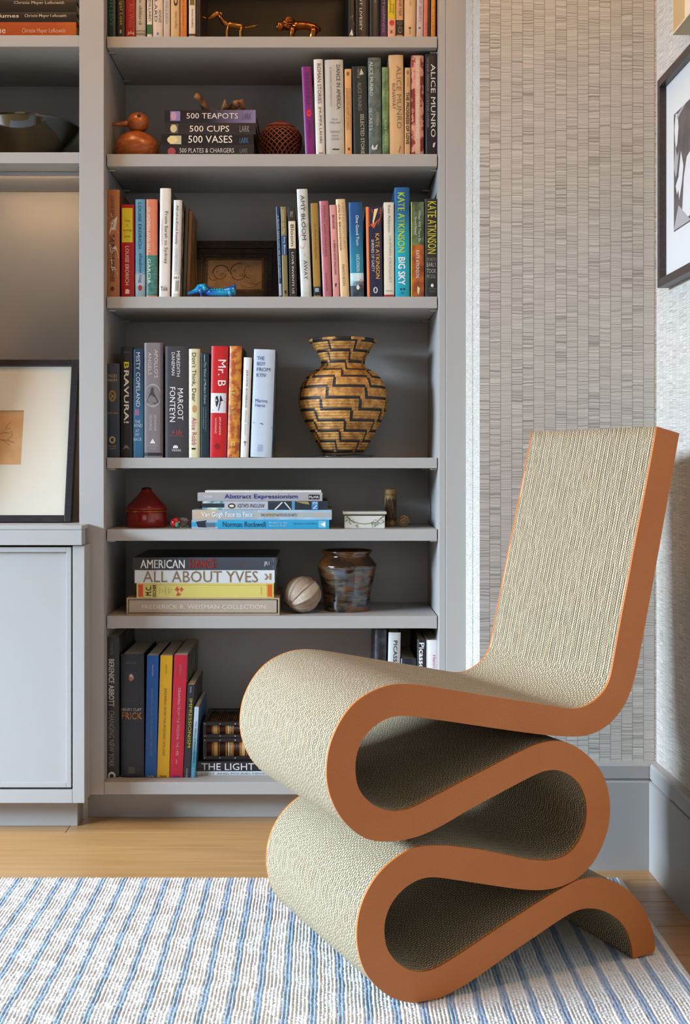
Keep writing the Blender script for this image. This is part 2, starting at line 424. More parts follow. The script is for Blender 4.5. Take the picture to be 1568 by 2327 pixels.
# door: recessed field with a slim raised border
dr.hide_render = False
bpy.data.objects.remove(dr)
dr = empty('door', (0, 0, 0)); dr.parent = cb
dx0, dx1, dz0, dz1 = CX0-cb.location.x, XX(161.5, YC)-cb.location.x, ZZ(1790, YC), ZZ(1243.5, YC); bw = .0105
box('door_field', dx0+.002, dx1-bw+.001, .0085, .018, dz0+bw-.001, dz1-bw+.001, PAINT, dr)
bm = bmesh.new()
box_bm(bm, dx1-bw, dx1, 0.001, .019, dz0, dz1, .0012); box_bm(bm, dx0, dx1-bw, .001, .019, dz0, dz0+bw, .0012); box_bm(bm, dx0, dx1-bw, .001, .019, dz1-bw, dz1, .0012)
bmo('door_border', bm, PAINT, dr)
# worktop with small cove under nosing
wt = tag(empty('worktop', (-.7, YC-.0, 0)), 'grey painted worktop with a stepped front edge, on the low cupboard', 'worktop')
xw1 = XX(186.5, YC-.006)
bx('top_board', CX0, xw1, YC-.008, YS-.0006, ZZ(1204, YC-.008), ZZ(1194, YC-.008), wt, .002)
bx('top_board', LBX+.0006, SXL-.0006, YS-.0005, YB-.0006, ZZ(1204, YC-.008), ZZ(1194, YC-.008), wt, 0)
bx('fascia', CX0, xw1+.0, YC-.0085, YC+.03, ZZ(1239, YC-.008), ZZ(1204.5, YC-.008), wt, .0015)
LT = ZZ(1194, YC-.008)
CA = [(1493.4,969.3),(1466.5,1118.4),(1437,1268.6),(1432,1300),(1412.4,1401),(1393.7,1506.6),(1385.4,1546.5),(1371.4,1572.3),(1350.2,1593.4),(1326.8,1606.3),(1303.3,1611),(1270.4,1607),(1235.2,1601),(1200,1595),(1143.5,1586.6),(1095.7,1579),(1038.9,1569.7),(975,1559.5),(945,1555.5),(916.4,1554),(885.8,1557),(857.8,1566),(829.7,1580),(801.6,1601.6),(776,1634.8),(758.3,1670.5),(746.8,1706),(742.4,1744.5),(743.5,1777.7),(750.6,1808),(760.8,1833.8),(776,1859.3),(796.5,1882),(822,1901.4),(847.6,1910.3),(878,1913),(914,1909.8),(949.6,1901.4),(987.9,1885),(1026,1864),(1071,1836.5),(1122,1809.8),(1173,1782.4),(1218,1759.5),(1240,1751.5),(1259.8,1749.2),(1282.8,1754.3),(1303.2,1767),(1318.5,1785),(1328.7,1806.6),(1333.8,1834.7),(1332.5,1865.3),(1327.4,1885.7),(1317.2,1910),(1303,1930.4),(1285.3,1944.4),(1265,1952.8),(1239.4,1956),(1203.7,1953.8),(1160.3,1945),(1111,1934.4),(1060.6,1926.8),(1014.7,1921.7),(973.9,1921.7),(945.8,1925.5),(922.9,1934.4),(889.7,1957.4),(861.6,1984),(838.7,2017.3),(823.4,2050.5),(814.4,2083.7),(811,2119.4),(812.7,2150),(818.3,2178),(828.5,2206),(843.8,2229),(864.2,2249.5),(889.7,2267.3),(917.8,2276.3),(943.3,2279.6),(971.3,2277),(1002,2267.3),(1035,2250.8),(1073.4,2227.8),(1124.4,2192),(1171,2158.7),(1222,2124.5),(1262.9,2096.4),(1293.5,2077.3),(1316.4,2067),(1336.8,2064),(1359.8,2065.8),(1385.3,2076),(1405.7,2090),(1421,2109),(1430,2129.6),(1436.3,2152.6),(1438.9,2179.3)]
CB = [(1543.9,984.6),(1532.7,1048),(1518.7,1127.8),(1507,1193.5),(1488.3,1300),(1470,1398.6),(1452.3,1494.8),(1441.8,1541.8),(1431.2,1577),(1416,1607.5),(1394.8,1635.7),(1369,1656.8),(1340.8,1669.7),(1312.7,1673.7),(1284.5,1673.7),(1247,1671),(1200,1665.5),(1120,1654.4),(1051.6,1644),(987.9,1635),(944.5,1629.2),(913.9,1626.6),(888.4,1629.7),(865.4,1640),(842.4,1657.8),(824.6,1679.4),(813.1,1706.2),(807.2,1736.8),(809.3,1770),(815.7,1793),(829.7,1813.4),(847.6,1828.7),(870.5,1840),(898.6,1844),(924,1840),(949.6,1829.7),(987.9,1809.5),(1030,1787),(1071,1765.8),(1122,1739),(1173,1712.5),(1208.8,1695.4),(1231.7,1687.7),(1257.2,1683.5),(1282.8,1685.2),(1308.3,1696.2),(1333.8,1714.8),(1354,1735.2),(1369.5,1758.2),(1379.7,1786.2),(1385.6,1816.8),(1386.6,1842.3),(1383.5,1875.5),(1374,1908.7),(1359.3,1942.4),(1339.8,1971),(1313.9,1995.5),(1290,2008.5),(1262.9,2018.2),(1229.7,2023),(1196.5,2022.2),(1158.3,2018),(1111.6,2011),(1047.9,2001.5),(1009.6,1995.7),(979,1993),(953.5,1998.2),(925.4,2013.5),(902.4,2035.2),(887,2058.2),(877,2083.7),(873,2111.7),(875,2134.7),(879.5,2155),(889.7,2173),(907.6,2192),(930.5,2204.8),(956,2209.2),(981.5,2204.8),(1007,2192),(1047.9,2166.6),(1098.9,2132),(1137,2106.4),(1171,2084.7),(1222,2051.5),(1262.9,2026.5),(1288,2013),(1311.3,2000.5),(1336.8,1995.5),(1362.3,1995),(1390.4,2002),(1421,2017.3),(1444,2039),(1461.8,2063.3),(1477,2094),(1486,2124.5),(1489.4,2150),(1487.3,2160.2),(1483.5,2166.6)]
# ================================================ CHAIR
AL = R(24.0); WCH = .36
def chair():
    hc = H-.010
    Yc = F*hc/(2279.6-VY); Xc = (943.3-VX)/F*Yc; tt = math.tan(AL)
    def up(p):
        u = (p[0]-VX)/F; Y = (Yc-Xc*tt)/(1-u*tt); X = u*Y
        return ((X-Xc)/math.cos(AL), max(0.0, H+(VY-p[1])/F*Y-.010))
    a = catmull([up(p) for p in CA], 5); b = catmull([up(p) for p in CB], 5)
    for _ in range(6):      # smooth the traced profile a little
        for q in (a, b):
            c = [q[0]]+[(q[i-1]+2*q[i]+q[i+1])/4 for i in range(1, len(q)-1)]+[q[-1]]
            q[:] = c
    out = a + b[::-1]; out = [(float(p[0]), max(0.0, float(p[1]))) for p in out]
    root = tag(empty('chair', (Xc, Yc, .010), (0, 0, AL)), 'side chair of layered corrugated cardboard looped in S-bends with brown hardboard faces', 'chair')
    n = len(out); tri = tessellate_polygon([[Vector((p[0], p[1], 0)) for p in out]])
    def slab(name, y0, y1, mat, rim=None):
        vs = [(p[0], y0, p[1]) for p in out]+[(p[0], y1, p[1]) for p in out]
        vs2 = vs+vs
        fs = [tuple(t) for t in tri]+[tuple(n+i for i in t) for t in tri]+[(2*n+i, 2*n+(i+1) % n, 3*n+(i+1) % n, 3*n+i) for i in range(n)]
        bm = bmesh.new(); V_ = [bm.verts.new(v) for v in vs2]
        for f in fs:
            try: bm.faces.new([V_[i] for i in f])
            except ValueError: pass
        for i, f in enumerate(bm.faces): f.smooth = len(f.verts) == 4
        # consistent outward normals
        bm.normal_update()
        for f in bm.faces:
            if len(f.verts) == 3:
                want = -1 if f.calc_center_median().y < (y0+y1)/2 else 1
                if f.normal.y*want < 0: f.normal_flip()
        area2 = sum(out[i][0]*out[(i+1) % n][1]-out[(i+1) % n][0]*out[i][1] for i in range(n))
        q = [f for f in bm.faces if len(f.verts) == 4]
        # outline orientation decides side normals
        f0 = q[0]; d = Vector((out[1][0]-out[0][0], 0, out[1][1]-out[0][1])); nrm = d.cross(Vector((0, 1, 0))) * (1 if area2 < 0 else -1)
        if f0.normal.dot(nrm) > 0:
            for f in q: f.normal_flip()
        me = bpy.data.meshes.new(name); bm.to_mesh(me); bm.free()
        return link(name, me, root, mat)
    # hardboard
    t = NT('brown_hardboard'); nz = t.noise(t.coord(), 9, 3); fi = t.noise(t.coord(), 420, 2)
    c = t.mix(nz, lin('#b4601a'), lin('#c27028')); c = t.mix(t.math('MULTIPLY', t.ramp(fi, .35, .75), .25), c, lin('#8a4a1c'))
    t.color(c); t.set(Roughness=.5); t.bump(fi, .1, .0003); HB = t.m
    # corrugated: alternating sheets with crossed flutes, as a solid texture
    t = NT('corrugated_cardboard'); X = t.xyz(); LT_ = .0058
    n1 = t.noise(t.coord(), 30, 2)
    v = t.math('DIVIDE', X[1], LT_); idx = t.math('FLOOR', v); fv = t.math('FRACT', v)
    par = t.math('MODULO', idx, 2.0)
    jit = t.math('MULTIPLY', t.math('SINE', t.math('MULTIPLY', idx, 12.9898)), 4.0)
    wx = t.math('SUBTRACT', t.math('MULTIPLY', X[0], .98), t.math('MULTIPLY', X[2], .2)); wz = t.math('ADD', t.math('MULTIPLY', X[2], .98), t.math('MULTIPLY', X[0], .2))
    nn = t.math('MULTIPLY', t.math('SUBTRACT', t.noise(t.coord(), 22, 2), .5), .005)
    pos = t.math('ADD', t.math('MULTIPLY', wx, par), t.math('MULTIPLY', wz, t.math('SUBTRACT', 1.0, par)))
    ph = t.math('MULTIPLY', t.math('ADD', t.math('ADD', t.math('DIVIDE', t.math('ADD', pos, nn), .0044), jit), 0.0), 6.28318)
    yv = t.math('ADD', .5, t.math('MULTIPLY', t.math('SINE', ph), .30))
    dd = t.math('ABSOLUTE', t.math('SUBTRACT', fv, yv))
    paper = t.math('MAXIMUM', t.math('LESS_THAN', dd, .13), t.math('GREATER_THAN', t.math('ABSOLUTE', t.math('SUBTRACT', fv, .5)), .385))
    pit_shade = t.math('SUBTRACT', 1.0, paper)
    fz = t.noise(t.comb(t.math('MULTIPLY', X[0], 150.0), t.math('MULTIPLY', X[1], 900.0), t.math('MULTIPLY', X[2], 150.0)), 1.0, 3)
    pc = t.mix(t.ramp(fz, .3, .7), lin('#a08a64'), lin('#d8c6a4'))
    pc = t.mix(t.math('MULTIPLY', t.ramp(n1, .5, .75), .4), pc, lin('#b59a6e'))
    lay = t.noise(t.comb(0.0, t.math('MULTIPLY', idx, 3.7), 0.0), 1.0, 0.0)
    pc = t.mix(t.math('MULTIPLY', lay, .3), pc, lin('#a99a80'))
    t.color(t.mix(t.math('MULTIPLY', pit_shade, .9), pc, lin('#2e2418'))); t.set(Roughness=.9)  # flute holes darkened in the base colour to stand for their self-shadow
    t.bump(t.math('ADD', paper, t.math('MULTIPLY', fz, .4)), .45, .0018); CB_ = t.m
    slab('hardboard_face', 0, .004, HB)['label'] = 'brown hardboard side face, nearest'
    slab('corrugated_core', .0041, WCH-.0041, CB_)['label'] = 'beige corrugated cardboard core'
    slab('hardboard_face', WCH-.004, WCH, HB)
chair()
# ================================================ RUG
rg = tag(empty('rug', (0, 0, 0)), 'white chunky knit rug with narrow blue stripes, under the chair', 'rug')
RYE = (H-.009)*F/(1991-VY); RXE = XX(1568, (H-.009)*F/(2210-VY))
box('backing', -1.5, RXE, 1.2, RYE, .0003, .004, pm('#cfd3d6', .9), rg)
def pile(x_0, x_1, y_0, y_1, dx, dy):
    P0 = -.581; PI_ = .0403
    xs = np.linspace(x_0, x_1, int((x_1-x_0)/dx)+1); ys = np.linspace(y_0, y_1, int((y_1-y_0)/dy)+1)
    Xg, Yg = np.meshgrid(xs, ys)
    rr = np.random.RandomState(3)
    # slight wander of the rows
    Xw = Xg + .0005*np.sin(Yg*23+Xg*3) + .0004*np.sin(Yg*71+Xg*9)
    u = ((Xw-P0)/PI_)*7.0+.5                   # seven ribs per repeat
    k = np.floor(u+.5); f = u+.5-k
    rib = np.sqrt(np.clip(1-(2*f-1)**2, 0, 1))
    kk = k % 7
    blue = kk <= 1; plain = ((kk == 2) | (kk == 6))
    pitch = np.where(blue, .0052, np.where(plain, .012, .0086))
    s = (Yg/pitch)+.5*(k % 2)+.31*np.sin(k*5.1)
    st = np.abs(np.sin(np.pi*s))**.5
    amp = np.where(plain, .25, np.where(blue, .45, .75))
    Z = .0056+.0030*rib*(1-amp+amp*st)+.0004*rr.randn(*Xg.shape)
    ed = np.clip(np.minimum(RXE-Xg, RYE-Yg)/.005, 0, 1); Z = .003+(Z-.003)*ed
    ny, nx = Xg.shape
    co = np.stack([Xg, Yg, Z], -1).reshape(-1, 3)
    i = np.arange(ny-1)[:, None]*nx+np.arange(nx-1)[None, :]
    q = np.stack([i, i+1, i+1+nx, i+nx], -1).reshape(-1, 4)
    me = bpy.data.meshes.new('knit_pile'); me.vertices.add(len(co)); me.vertices.foreach_set('co', co.ravel())
    me.loops.add(q.size); me.loops.foreach_set('vertex_index', q.ravel().astype(np.int32))
    me.polygons.add(len(q)); me.polygons.foreach_set('loop_start', np.arange(len(q))*4)
    me.polygons.foreach_set('use_smooth', np.ones(len(q), bool)); me.update(); me.validate()
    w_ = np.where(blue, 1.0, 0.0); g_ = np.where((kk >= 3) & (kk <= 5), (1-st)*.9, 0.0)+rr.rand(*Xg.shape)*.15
    at = me.attributes.new('stripe', 'FLOAT', 'POINT'); at.data.foreach_set('value', w_.ravel().astype(np.float32))
    at = me.attributes.new('fleck', 'FLOAT', 'POINT'); at.data.foreach_set('value', g_.ravel().astype(np.float32))
    t = NT('wool_knit'); a = t.n('ShaderNodeAttribute', _attribute_name='stripe').outputs['Fac']; b = t.n('ShaderNodeAttribute', _attribute_name='fleck').outputs['Fac']
    n = t.noise(t.coord(), 700, 2)
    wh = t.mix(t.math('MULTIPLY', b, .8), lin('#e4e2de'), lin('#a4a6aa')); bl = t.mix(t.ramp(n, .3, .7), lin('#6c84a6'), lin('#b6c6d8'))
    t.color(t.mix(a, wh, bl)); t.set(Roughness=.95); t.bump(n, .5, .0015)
    o = link('knit_pile', me, rg, t.m); o['kind'] = 'stuff'
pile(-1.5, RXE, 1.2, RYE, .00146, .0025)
# ================================================ BOOKS
YP = 2.70
PAGES = None
def pages_mat():
    t = NT('page_edges'); X = t.xyz(); n = t.noise(t.coord(), 900, 1); n2 = t.noise(t.coord(), 12, 1)
    t.color(t.mix(n, lin('#b9a98c'), lin('#e0d6c2'))); t.set(Roughness=.85); t.bump(n, .3, .0004); return t.m
PAGES = pages_mat()
def bookgeo(root, T, D, L, axis, cover, side=None, hard=True, bulge=None, pages=PAGES, slip=False):
    """axis 'v': thickness along x, length along z; axis 'h': thickness along z, length along x"""
    c = .0026 if hard else .0007; b = (.0030 if hard else .0012) if bulge is None else bulge
    b = min(b, T*.18); ns = 10
    def y(t): return b*abs(2*t/T-1)**3
    outer = [(0, D)]+[(T*i/ns, y(T*i/ns)) for i in range(ns+1)]+[(T, D)]
    inner = [(c, D)]+[(c+(T-2*c)*i/ns, y(T*i/ns)+c) for i in range(ns+1)]+[(T-c, D)]
    def P(t, yy, l): return (t, yy, l) if axis == 'v' else (l, yy, t)
    n = len(outer); vs = []
    for l in (0, L):
        vs += [P(t, yy, l) for t, yy in outer]+[P(t, yy, l) for t, yy in inner]
    fs = []; mi = []
    for i in range(n-1):
        for f in ((i, i+1, 2*n+i+1, 2*n+i), (n+i+1, n+i, 3*n+i, 3*n+i+1), (i+1, i, n+i, n+i+1), (2*n+i, 2*n+i+1, 3*n+i+1, 3*n+i)):
            fs.append(f); mi.append(1 if (side is not None and i in (0, n-2)) else 0)
    fs += [(0, n, 3*n, 2*n), (2*n-1, n-1, 3*n-1, 4*n-1)]; mi += [0, 0]
    bm = bmesh.new(); V_ = [bm.verts.new(v) for v in vs]; F_ = []
    for f, m in zip(fs, mi): q = bm.faces.new([V_[i] for i in f]); q.material_index = m
    cov = bmo('cover', bm, [cover, side if side is not None else cover], root)
    g = .003 if hard else .0003
    q = [(c+.0002, T-c-.0002), (b+c+.0005, D-(.004 if hard else .0005)), (g, L-g)]
    if axis == 'v': box('pages', q[0][0], q[0][1], q[1][0], q[1][1], q[2][0], q[2][1], pages, root)
    else: box('pages', q[2][0], q[2][1], q[1][0], q[1][1], q[0][0], q[0][1], pages, root)
    if axis == 'v': return lambda v: (v[0], y(min(max(v[0], 0), T))+v[1], v[2])
    return lambda v: (v[0], y(min(max(v[2], 0), T))+v[1], v[2])
def prints(root, pr, s, T, base, axis, warp):
    """pr: list of (kind, ...) with image rows/fractions converted to local metres"""
    A, B_ = Flat(), Flat(); k = 0
    for p in pr:
        kd = p[0]
        if kd in 'thub':
            _, txt, col, ya, yb, xa, xb = p[:7]; bold = p[7] if len(p) > 7 else 0.0
            rot = {'t': 'd', 'h': 'h', 'u': 'u', 'b': 'b'}[kd]
            B_.text(txt, col, xa*T, xb*T, (base-yb)*s, (base-ya)*s, rot, -.0007, bold)
        elif kd == 'B':
            _, col, ya, yb, xa, xb = p; k += 1; A.rect(col, xa*T, xb*T, (base-yb)*s, (base-ya)*s, -.0003-.00005*k)
        elif kd == 'O':
            _, col, ya, yb, xa, xb = p; k += 1; A.oval(col, xa*T, xb*T, (base-yb)*s, (base-ya)*s, -.0003-.00005*k)
        elif kd == 'P':
            _, col, pts = p; k += 1; A.poly(col, [(q[0]*T, (base-q[1])*s) for q in pts], -.0003-.00005*k)
        elif kd == 'F':   # thin outlined frame
            _, col, ya, yb, xa, xb = p; k += 1; e = .0006; x0, x1, z0, z1 = xa*T, xb*T, (base-yb)*s, (base-ya)*s
            for r in ((x0, x1, z0, z0+e), (x0, x1, z1-e, z1), (x0, x0+e, z0, z1), (x1-e, x1, z0, z1)): A.rect(col, *r, -.0003-.00005*k)
    A.build('printed_panel', root, warp, True); B_.build('lettering', root, warp, True)
def vbook(shelf, x0, x1, dx, yt, col, label, pr=(), D=.165, hard=True, Y=YP, side=None, bulge=None, group=None, base=None, pages=None):
    """upright book: x0,x1 spine at its foot, dx = shift of its head, yt = head row in the photograph"""
    s = Y/F; T = (x1-x0)*s-.0004; zb = SH[shelf] if isinstance(shelf, str) else shelf
    bpx = VY-(zb-H)/s; hgt = (bpx-yt)*s; a = math.atan2(dx*s, hgt)
    L = hgt/math.cos(a)
    lift = T*math.sin(abs(a)) if a > 0 else 0.0
    x = XX(x0, Y)+.0002
    if a > 0: x = XX(x1, Y)-.0002-T*math.cos(a)
    root = empty('book', (x, Y, zb+.0003+lift), (0, a, 0))
    if isinstance(col, str): col = pm(col, .38, 0, .04)
    if isinstance(side, str): side = pm(side, .45, 0, .05)
    w_ = bookgeo(root, T, D, L, 'v', col, side, hard, bulge, pages or PAGES)
    prints(root, pr, s, T, bpx, 'v', w_)
    tag(root, label, 'book', group); return root
def hbook(x0, x1, yt, yb, col, label, pr=(), D=.2, hard=True, Y=YP, zb=None, group=None, side=None, bulge=None, turn=0, T=None):
    s = Y/F; z0 = zb if zb is not None else ZZ(yb, Y); T = T or (ZZ(yt, Y)-z0-.0003); L = (x1-x0)*s
    root = empty('book', (XX(x0, Y), Y, z0+.0002), (0, 0, turn))
    if isinstance(col, str): col = pm(col, .38, 0, .04)
    w_ = bookgeo(root, T, D, L, 'h', col, side, hard, .0005 if bulge is None else bulge)
    A, B_ = Flat(), Flat(); k = 0
    for p in pr:
        kd = p[0]
        if kd in 'thub':
            _, txt, c2, ya, yb2, xa, xb = p[:7]; bold = p[7] if len(p) > 7 else 0.0
            B_.text(txt, c2, (xa-x0)*s, (xb-x0)*s, T*(1-yb2), T*(1-ya), {'t': 'd', 'h': 'h', 'u': 'u', 'b': 'b'}[kd], -.0007, bold)
        elif kd in 'BO':
            _, c2, ya, yb2, xa, xb = p; k += 1
            (A.rect if kd == 'B' else A.oval)(c2, (xa-x0)*s, (xb-x0)*s, T*(1-yb2), T*(1-ya), -.0003-.00005*k)
        elif kd == 'P':
            _, c2, pts = p; k += 1; A.poly(c2, [((q[0]-x0)*s, T*(1-q[1])) for q in pts], -.0003-.00005*k)
    A.build('printed_panel', root, w_, True); B_.build('lettering', root, w_, True)
    tag(root, label, 'book', group); return root, z0+.0002+T
WHT, BLK, GLD = '#e9e6e0', '#15130f', '#c49a4a'
g1, g2 = 'books on the top visible shelf', 'books on the second shelf'
# ---- top visible shelf, left run
for a in [
 (242, 263, 0, -160, '#0d2428', 'very dark teal book, leftmost on the top visible shelf', [('t', 'DEBORAH LEVY', '#1f7468', -60, 60, .3, .75)]),
 (264.5, 284, 0, -150, '#191910', 'near-black book with gold title beside the dark teal one, top shelf', [('t', 'Nigel Lost', '#a08b3c', -10, 58, .3, .75), ('B', '#8c8a7a', 68, 76, .4, .6)]),
 (285, 307.5, 0, -150, '#8d1414', 'dark red book with faint title, top visible shelf left', [('t', 'Ann Weiss', '#b9564e', 8, 62, .35, .8), ('P', '#c98a86', [(.2, 80), (.3, 70), (.45, 76), (.55, 69), (.7, 76), (.85, 71), (.9, 80)])]),
 (308.5, 330, 0, -140, '#b3ada2', 'pale grey book with grey lettering right of the dark red book, top shelf', [('t', 'annie dillard', '#4b4a45', -30, 56, .35, .65), ('B', '#7c7b70', 69, 72, 0, 1), ('B', '#7c7b70', 75, 80, 0, 1)]),
 (334, 345.5, 0, -130, '#d9d4ca', 'slim white paperback with a green foot, top visible shelf', [('t', 'ANNIE DILLARD', '#20201e', -40, 49, .3, .8), ('B', '#2f6a3f', 56, 78, 0, 1)]),
 (347, 370, 0, -150, '#cfc3ba', 'thick white book with two columns of dark capitals, top visible shelf', [('t', 'DILLARD', '#3c3c40', -30, 50, .15, .45), ('t', 'ANNIE', '#55555c', 22, 52, .6, .85), ('B', '#5b83b8', 74, 80, .4, .6)]),
 (371.5, 386, 0, -140, '#bfb6ae', 'slim pale paperback with faint grey title, top visible shelf', [('t', 'ANNIE DILLARD', '#8d8780', -40, 54, .3, .7)]),
 (387.5, 408, 0, -140, '#c9ab80', 'cream book with a black swirl above a small title, top visible shelf', [('t', 'tessa hadley', '#5c4a34', 26, 66, .45, .75), ('O', '#2a221a', -6, 14, .35, .8), ('O', '#c9ab80', -8, 8, .45, .7)]),
 (409.5, 424, 0, -130, '#c07638', 'orange paperback on the top visible shelf, left run', [('t', 'tessa hadley', '#8a4c1c', -30, 60, .35, .6)]),
 (429, 444, 0, -140, '#cfc6ba', 'white book with an olive square, last but one of the top left run', [('t', 'tessa hadley', '#33302c', 21, 64, .35, .7), ('B', '#6d5c1e', -1, 12, .15, .85), ('B', '#4c2a20', 77, 82, 0, 1)]),
]: vbook('s1', *a[:6], pr=a[6], group=g1, hard=(a[1]-a[0]) > 18)
vbook('s1', 445.5, 456, 0, -120, '#251612', 'dark brown book at the right end of the top left run', [('t', 'Summer', '#5c3b30', -20, 40, .3, .6)], group=g1)
# big black book standing face out behind the brass animals
bb = tag(empty('book', (XX(462, 2.88), 2.885, SH['s1']+.0003), (R(-6), 0, 0)), 'large black book standing face out behind the brass animals', 'book', g1)
box('cover', 0, .335, 0, .0022, 0, .255, pm('#0b090a', .5), bb, .0004); box('pages', .003, .333, .0023, .020, .003, .252, PAGES, bb); box('back_cover', 0, .335, .0201, .0223, 0, .255, pm('#0b090a', .5), bb, .0004)
fl_ = Flat(); fl_.text('Summer Afternoon', '#57504e', -.0, .004, .045, .14, 'd', -.0006); fl_.build('lettering', bb).location = (.006, 0, 0)
# ---- top visible shelf, right run
for a in [
 (792, 806, 0, -120, mottle('#0c0b0c', '#6f6f70', 90, .62, .66, stretch=(3, 3, .6)), 'black book with silvery slanting strokes, left end of the top right run', [('P', '#d8d4cc', [(.1, 81), (.55, 66), (.75, 81)])]),
 (808, 838, 0, -130, '#1a1613', 'dark book with white capitals, second of the top right run', [('t', 'MARGOT LIVESEY', '#c9c4ba', -50, 70, .3, .5)]),
 (840, 863.5, 0, -125, '#17131a', 'plain purplish black book, third of the top right run', [('t', 'a novel', '#9d96a0', -14, 6, .45, .65)]),
 (864.5, 880, 0, -130, gradm('#4b1546', '#12132c', .01, .09), 'book fading from navy to purple, top right run', [('t', 'DISTRICT HAPPINESS', '#7c6e92', -40, 74, .25, .65)]),
 (881, 899, 0, -120, '#d8a488', 'pink book with a yellow top and red lips, top right run', [('B', '#d0b414', -120, 44, 0, 1), ('t', 'WARNER', '#6c6a20', -10, 31, .2, .45), ('O', '#c4222a', 46, 59, .2, .85), ('t', 'WEEK', '#5d5b18', 8, 33, .6, .8), ('B', '#7a4a3a', 69, 76, .35, .6)]),
 (900, 916.5, 0, -120, '#c79569', 'peach book with a dark foot bearing a ring, top right run', [('t', 'Crewell Hall', '#52402e', -20, 36, .4, .8), ('B', '#231b18', 46, 80, 0, 1), ('O', '#8f8478', 62, 75, .3, .85), ('O', '#231b18', 65, 72, .45, .7), ('O', '#7d8b72', 50, 56, .1, .9)]),
 (918, 944.5, 2, -130, '#cfae85', 'wide cream book with a small pin emblem, top right run', [('t', 'Nobel Veda', '#8a7a66', -40, 14, .45, .65), ('B', '#3a3026', 62, 66, .4, .6), ('B', '#4a4034', 66, 79, .47, .52)]),
 (946, 961.5, 2, -120, '#c3b1b0', 'slim lilac grey book right of the wide cream one, top shelf', [('t', 'HALF BIRD', '#8c7c88', -30, 50, .35, .7), ('B', '#4a3f44', 62, 66, .35, .6)]),
 (962.5, 972, 2, -120, '#cf6f58', 'slim salmon paperback, top right run', [('t', 'PANTHER', '#7c3326', 52, 68, .4, .6)]),
 (979, 989.5, 1.5, -120, '#c0761c', 'slim orange book at the right end of the top shelf', [('t', 'CAROL BATES', '#e0b060', -25, 57, .3, .7)]),
]: vbook('s1', *a[:6], pr=a[6], group=g1, hard=(a[1]-a[0]) > 18)
vbook('s1', 973.2, 978, 0, -110, '#0c0b0d', 'very thin black book between the salmon and the orange ones, top shelf', [], group=g1, hard=False)
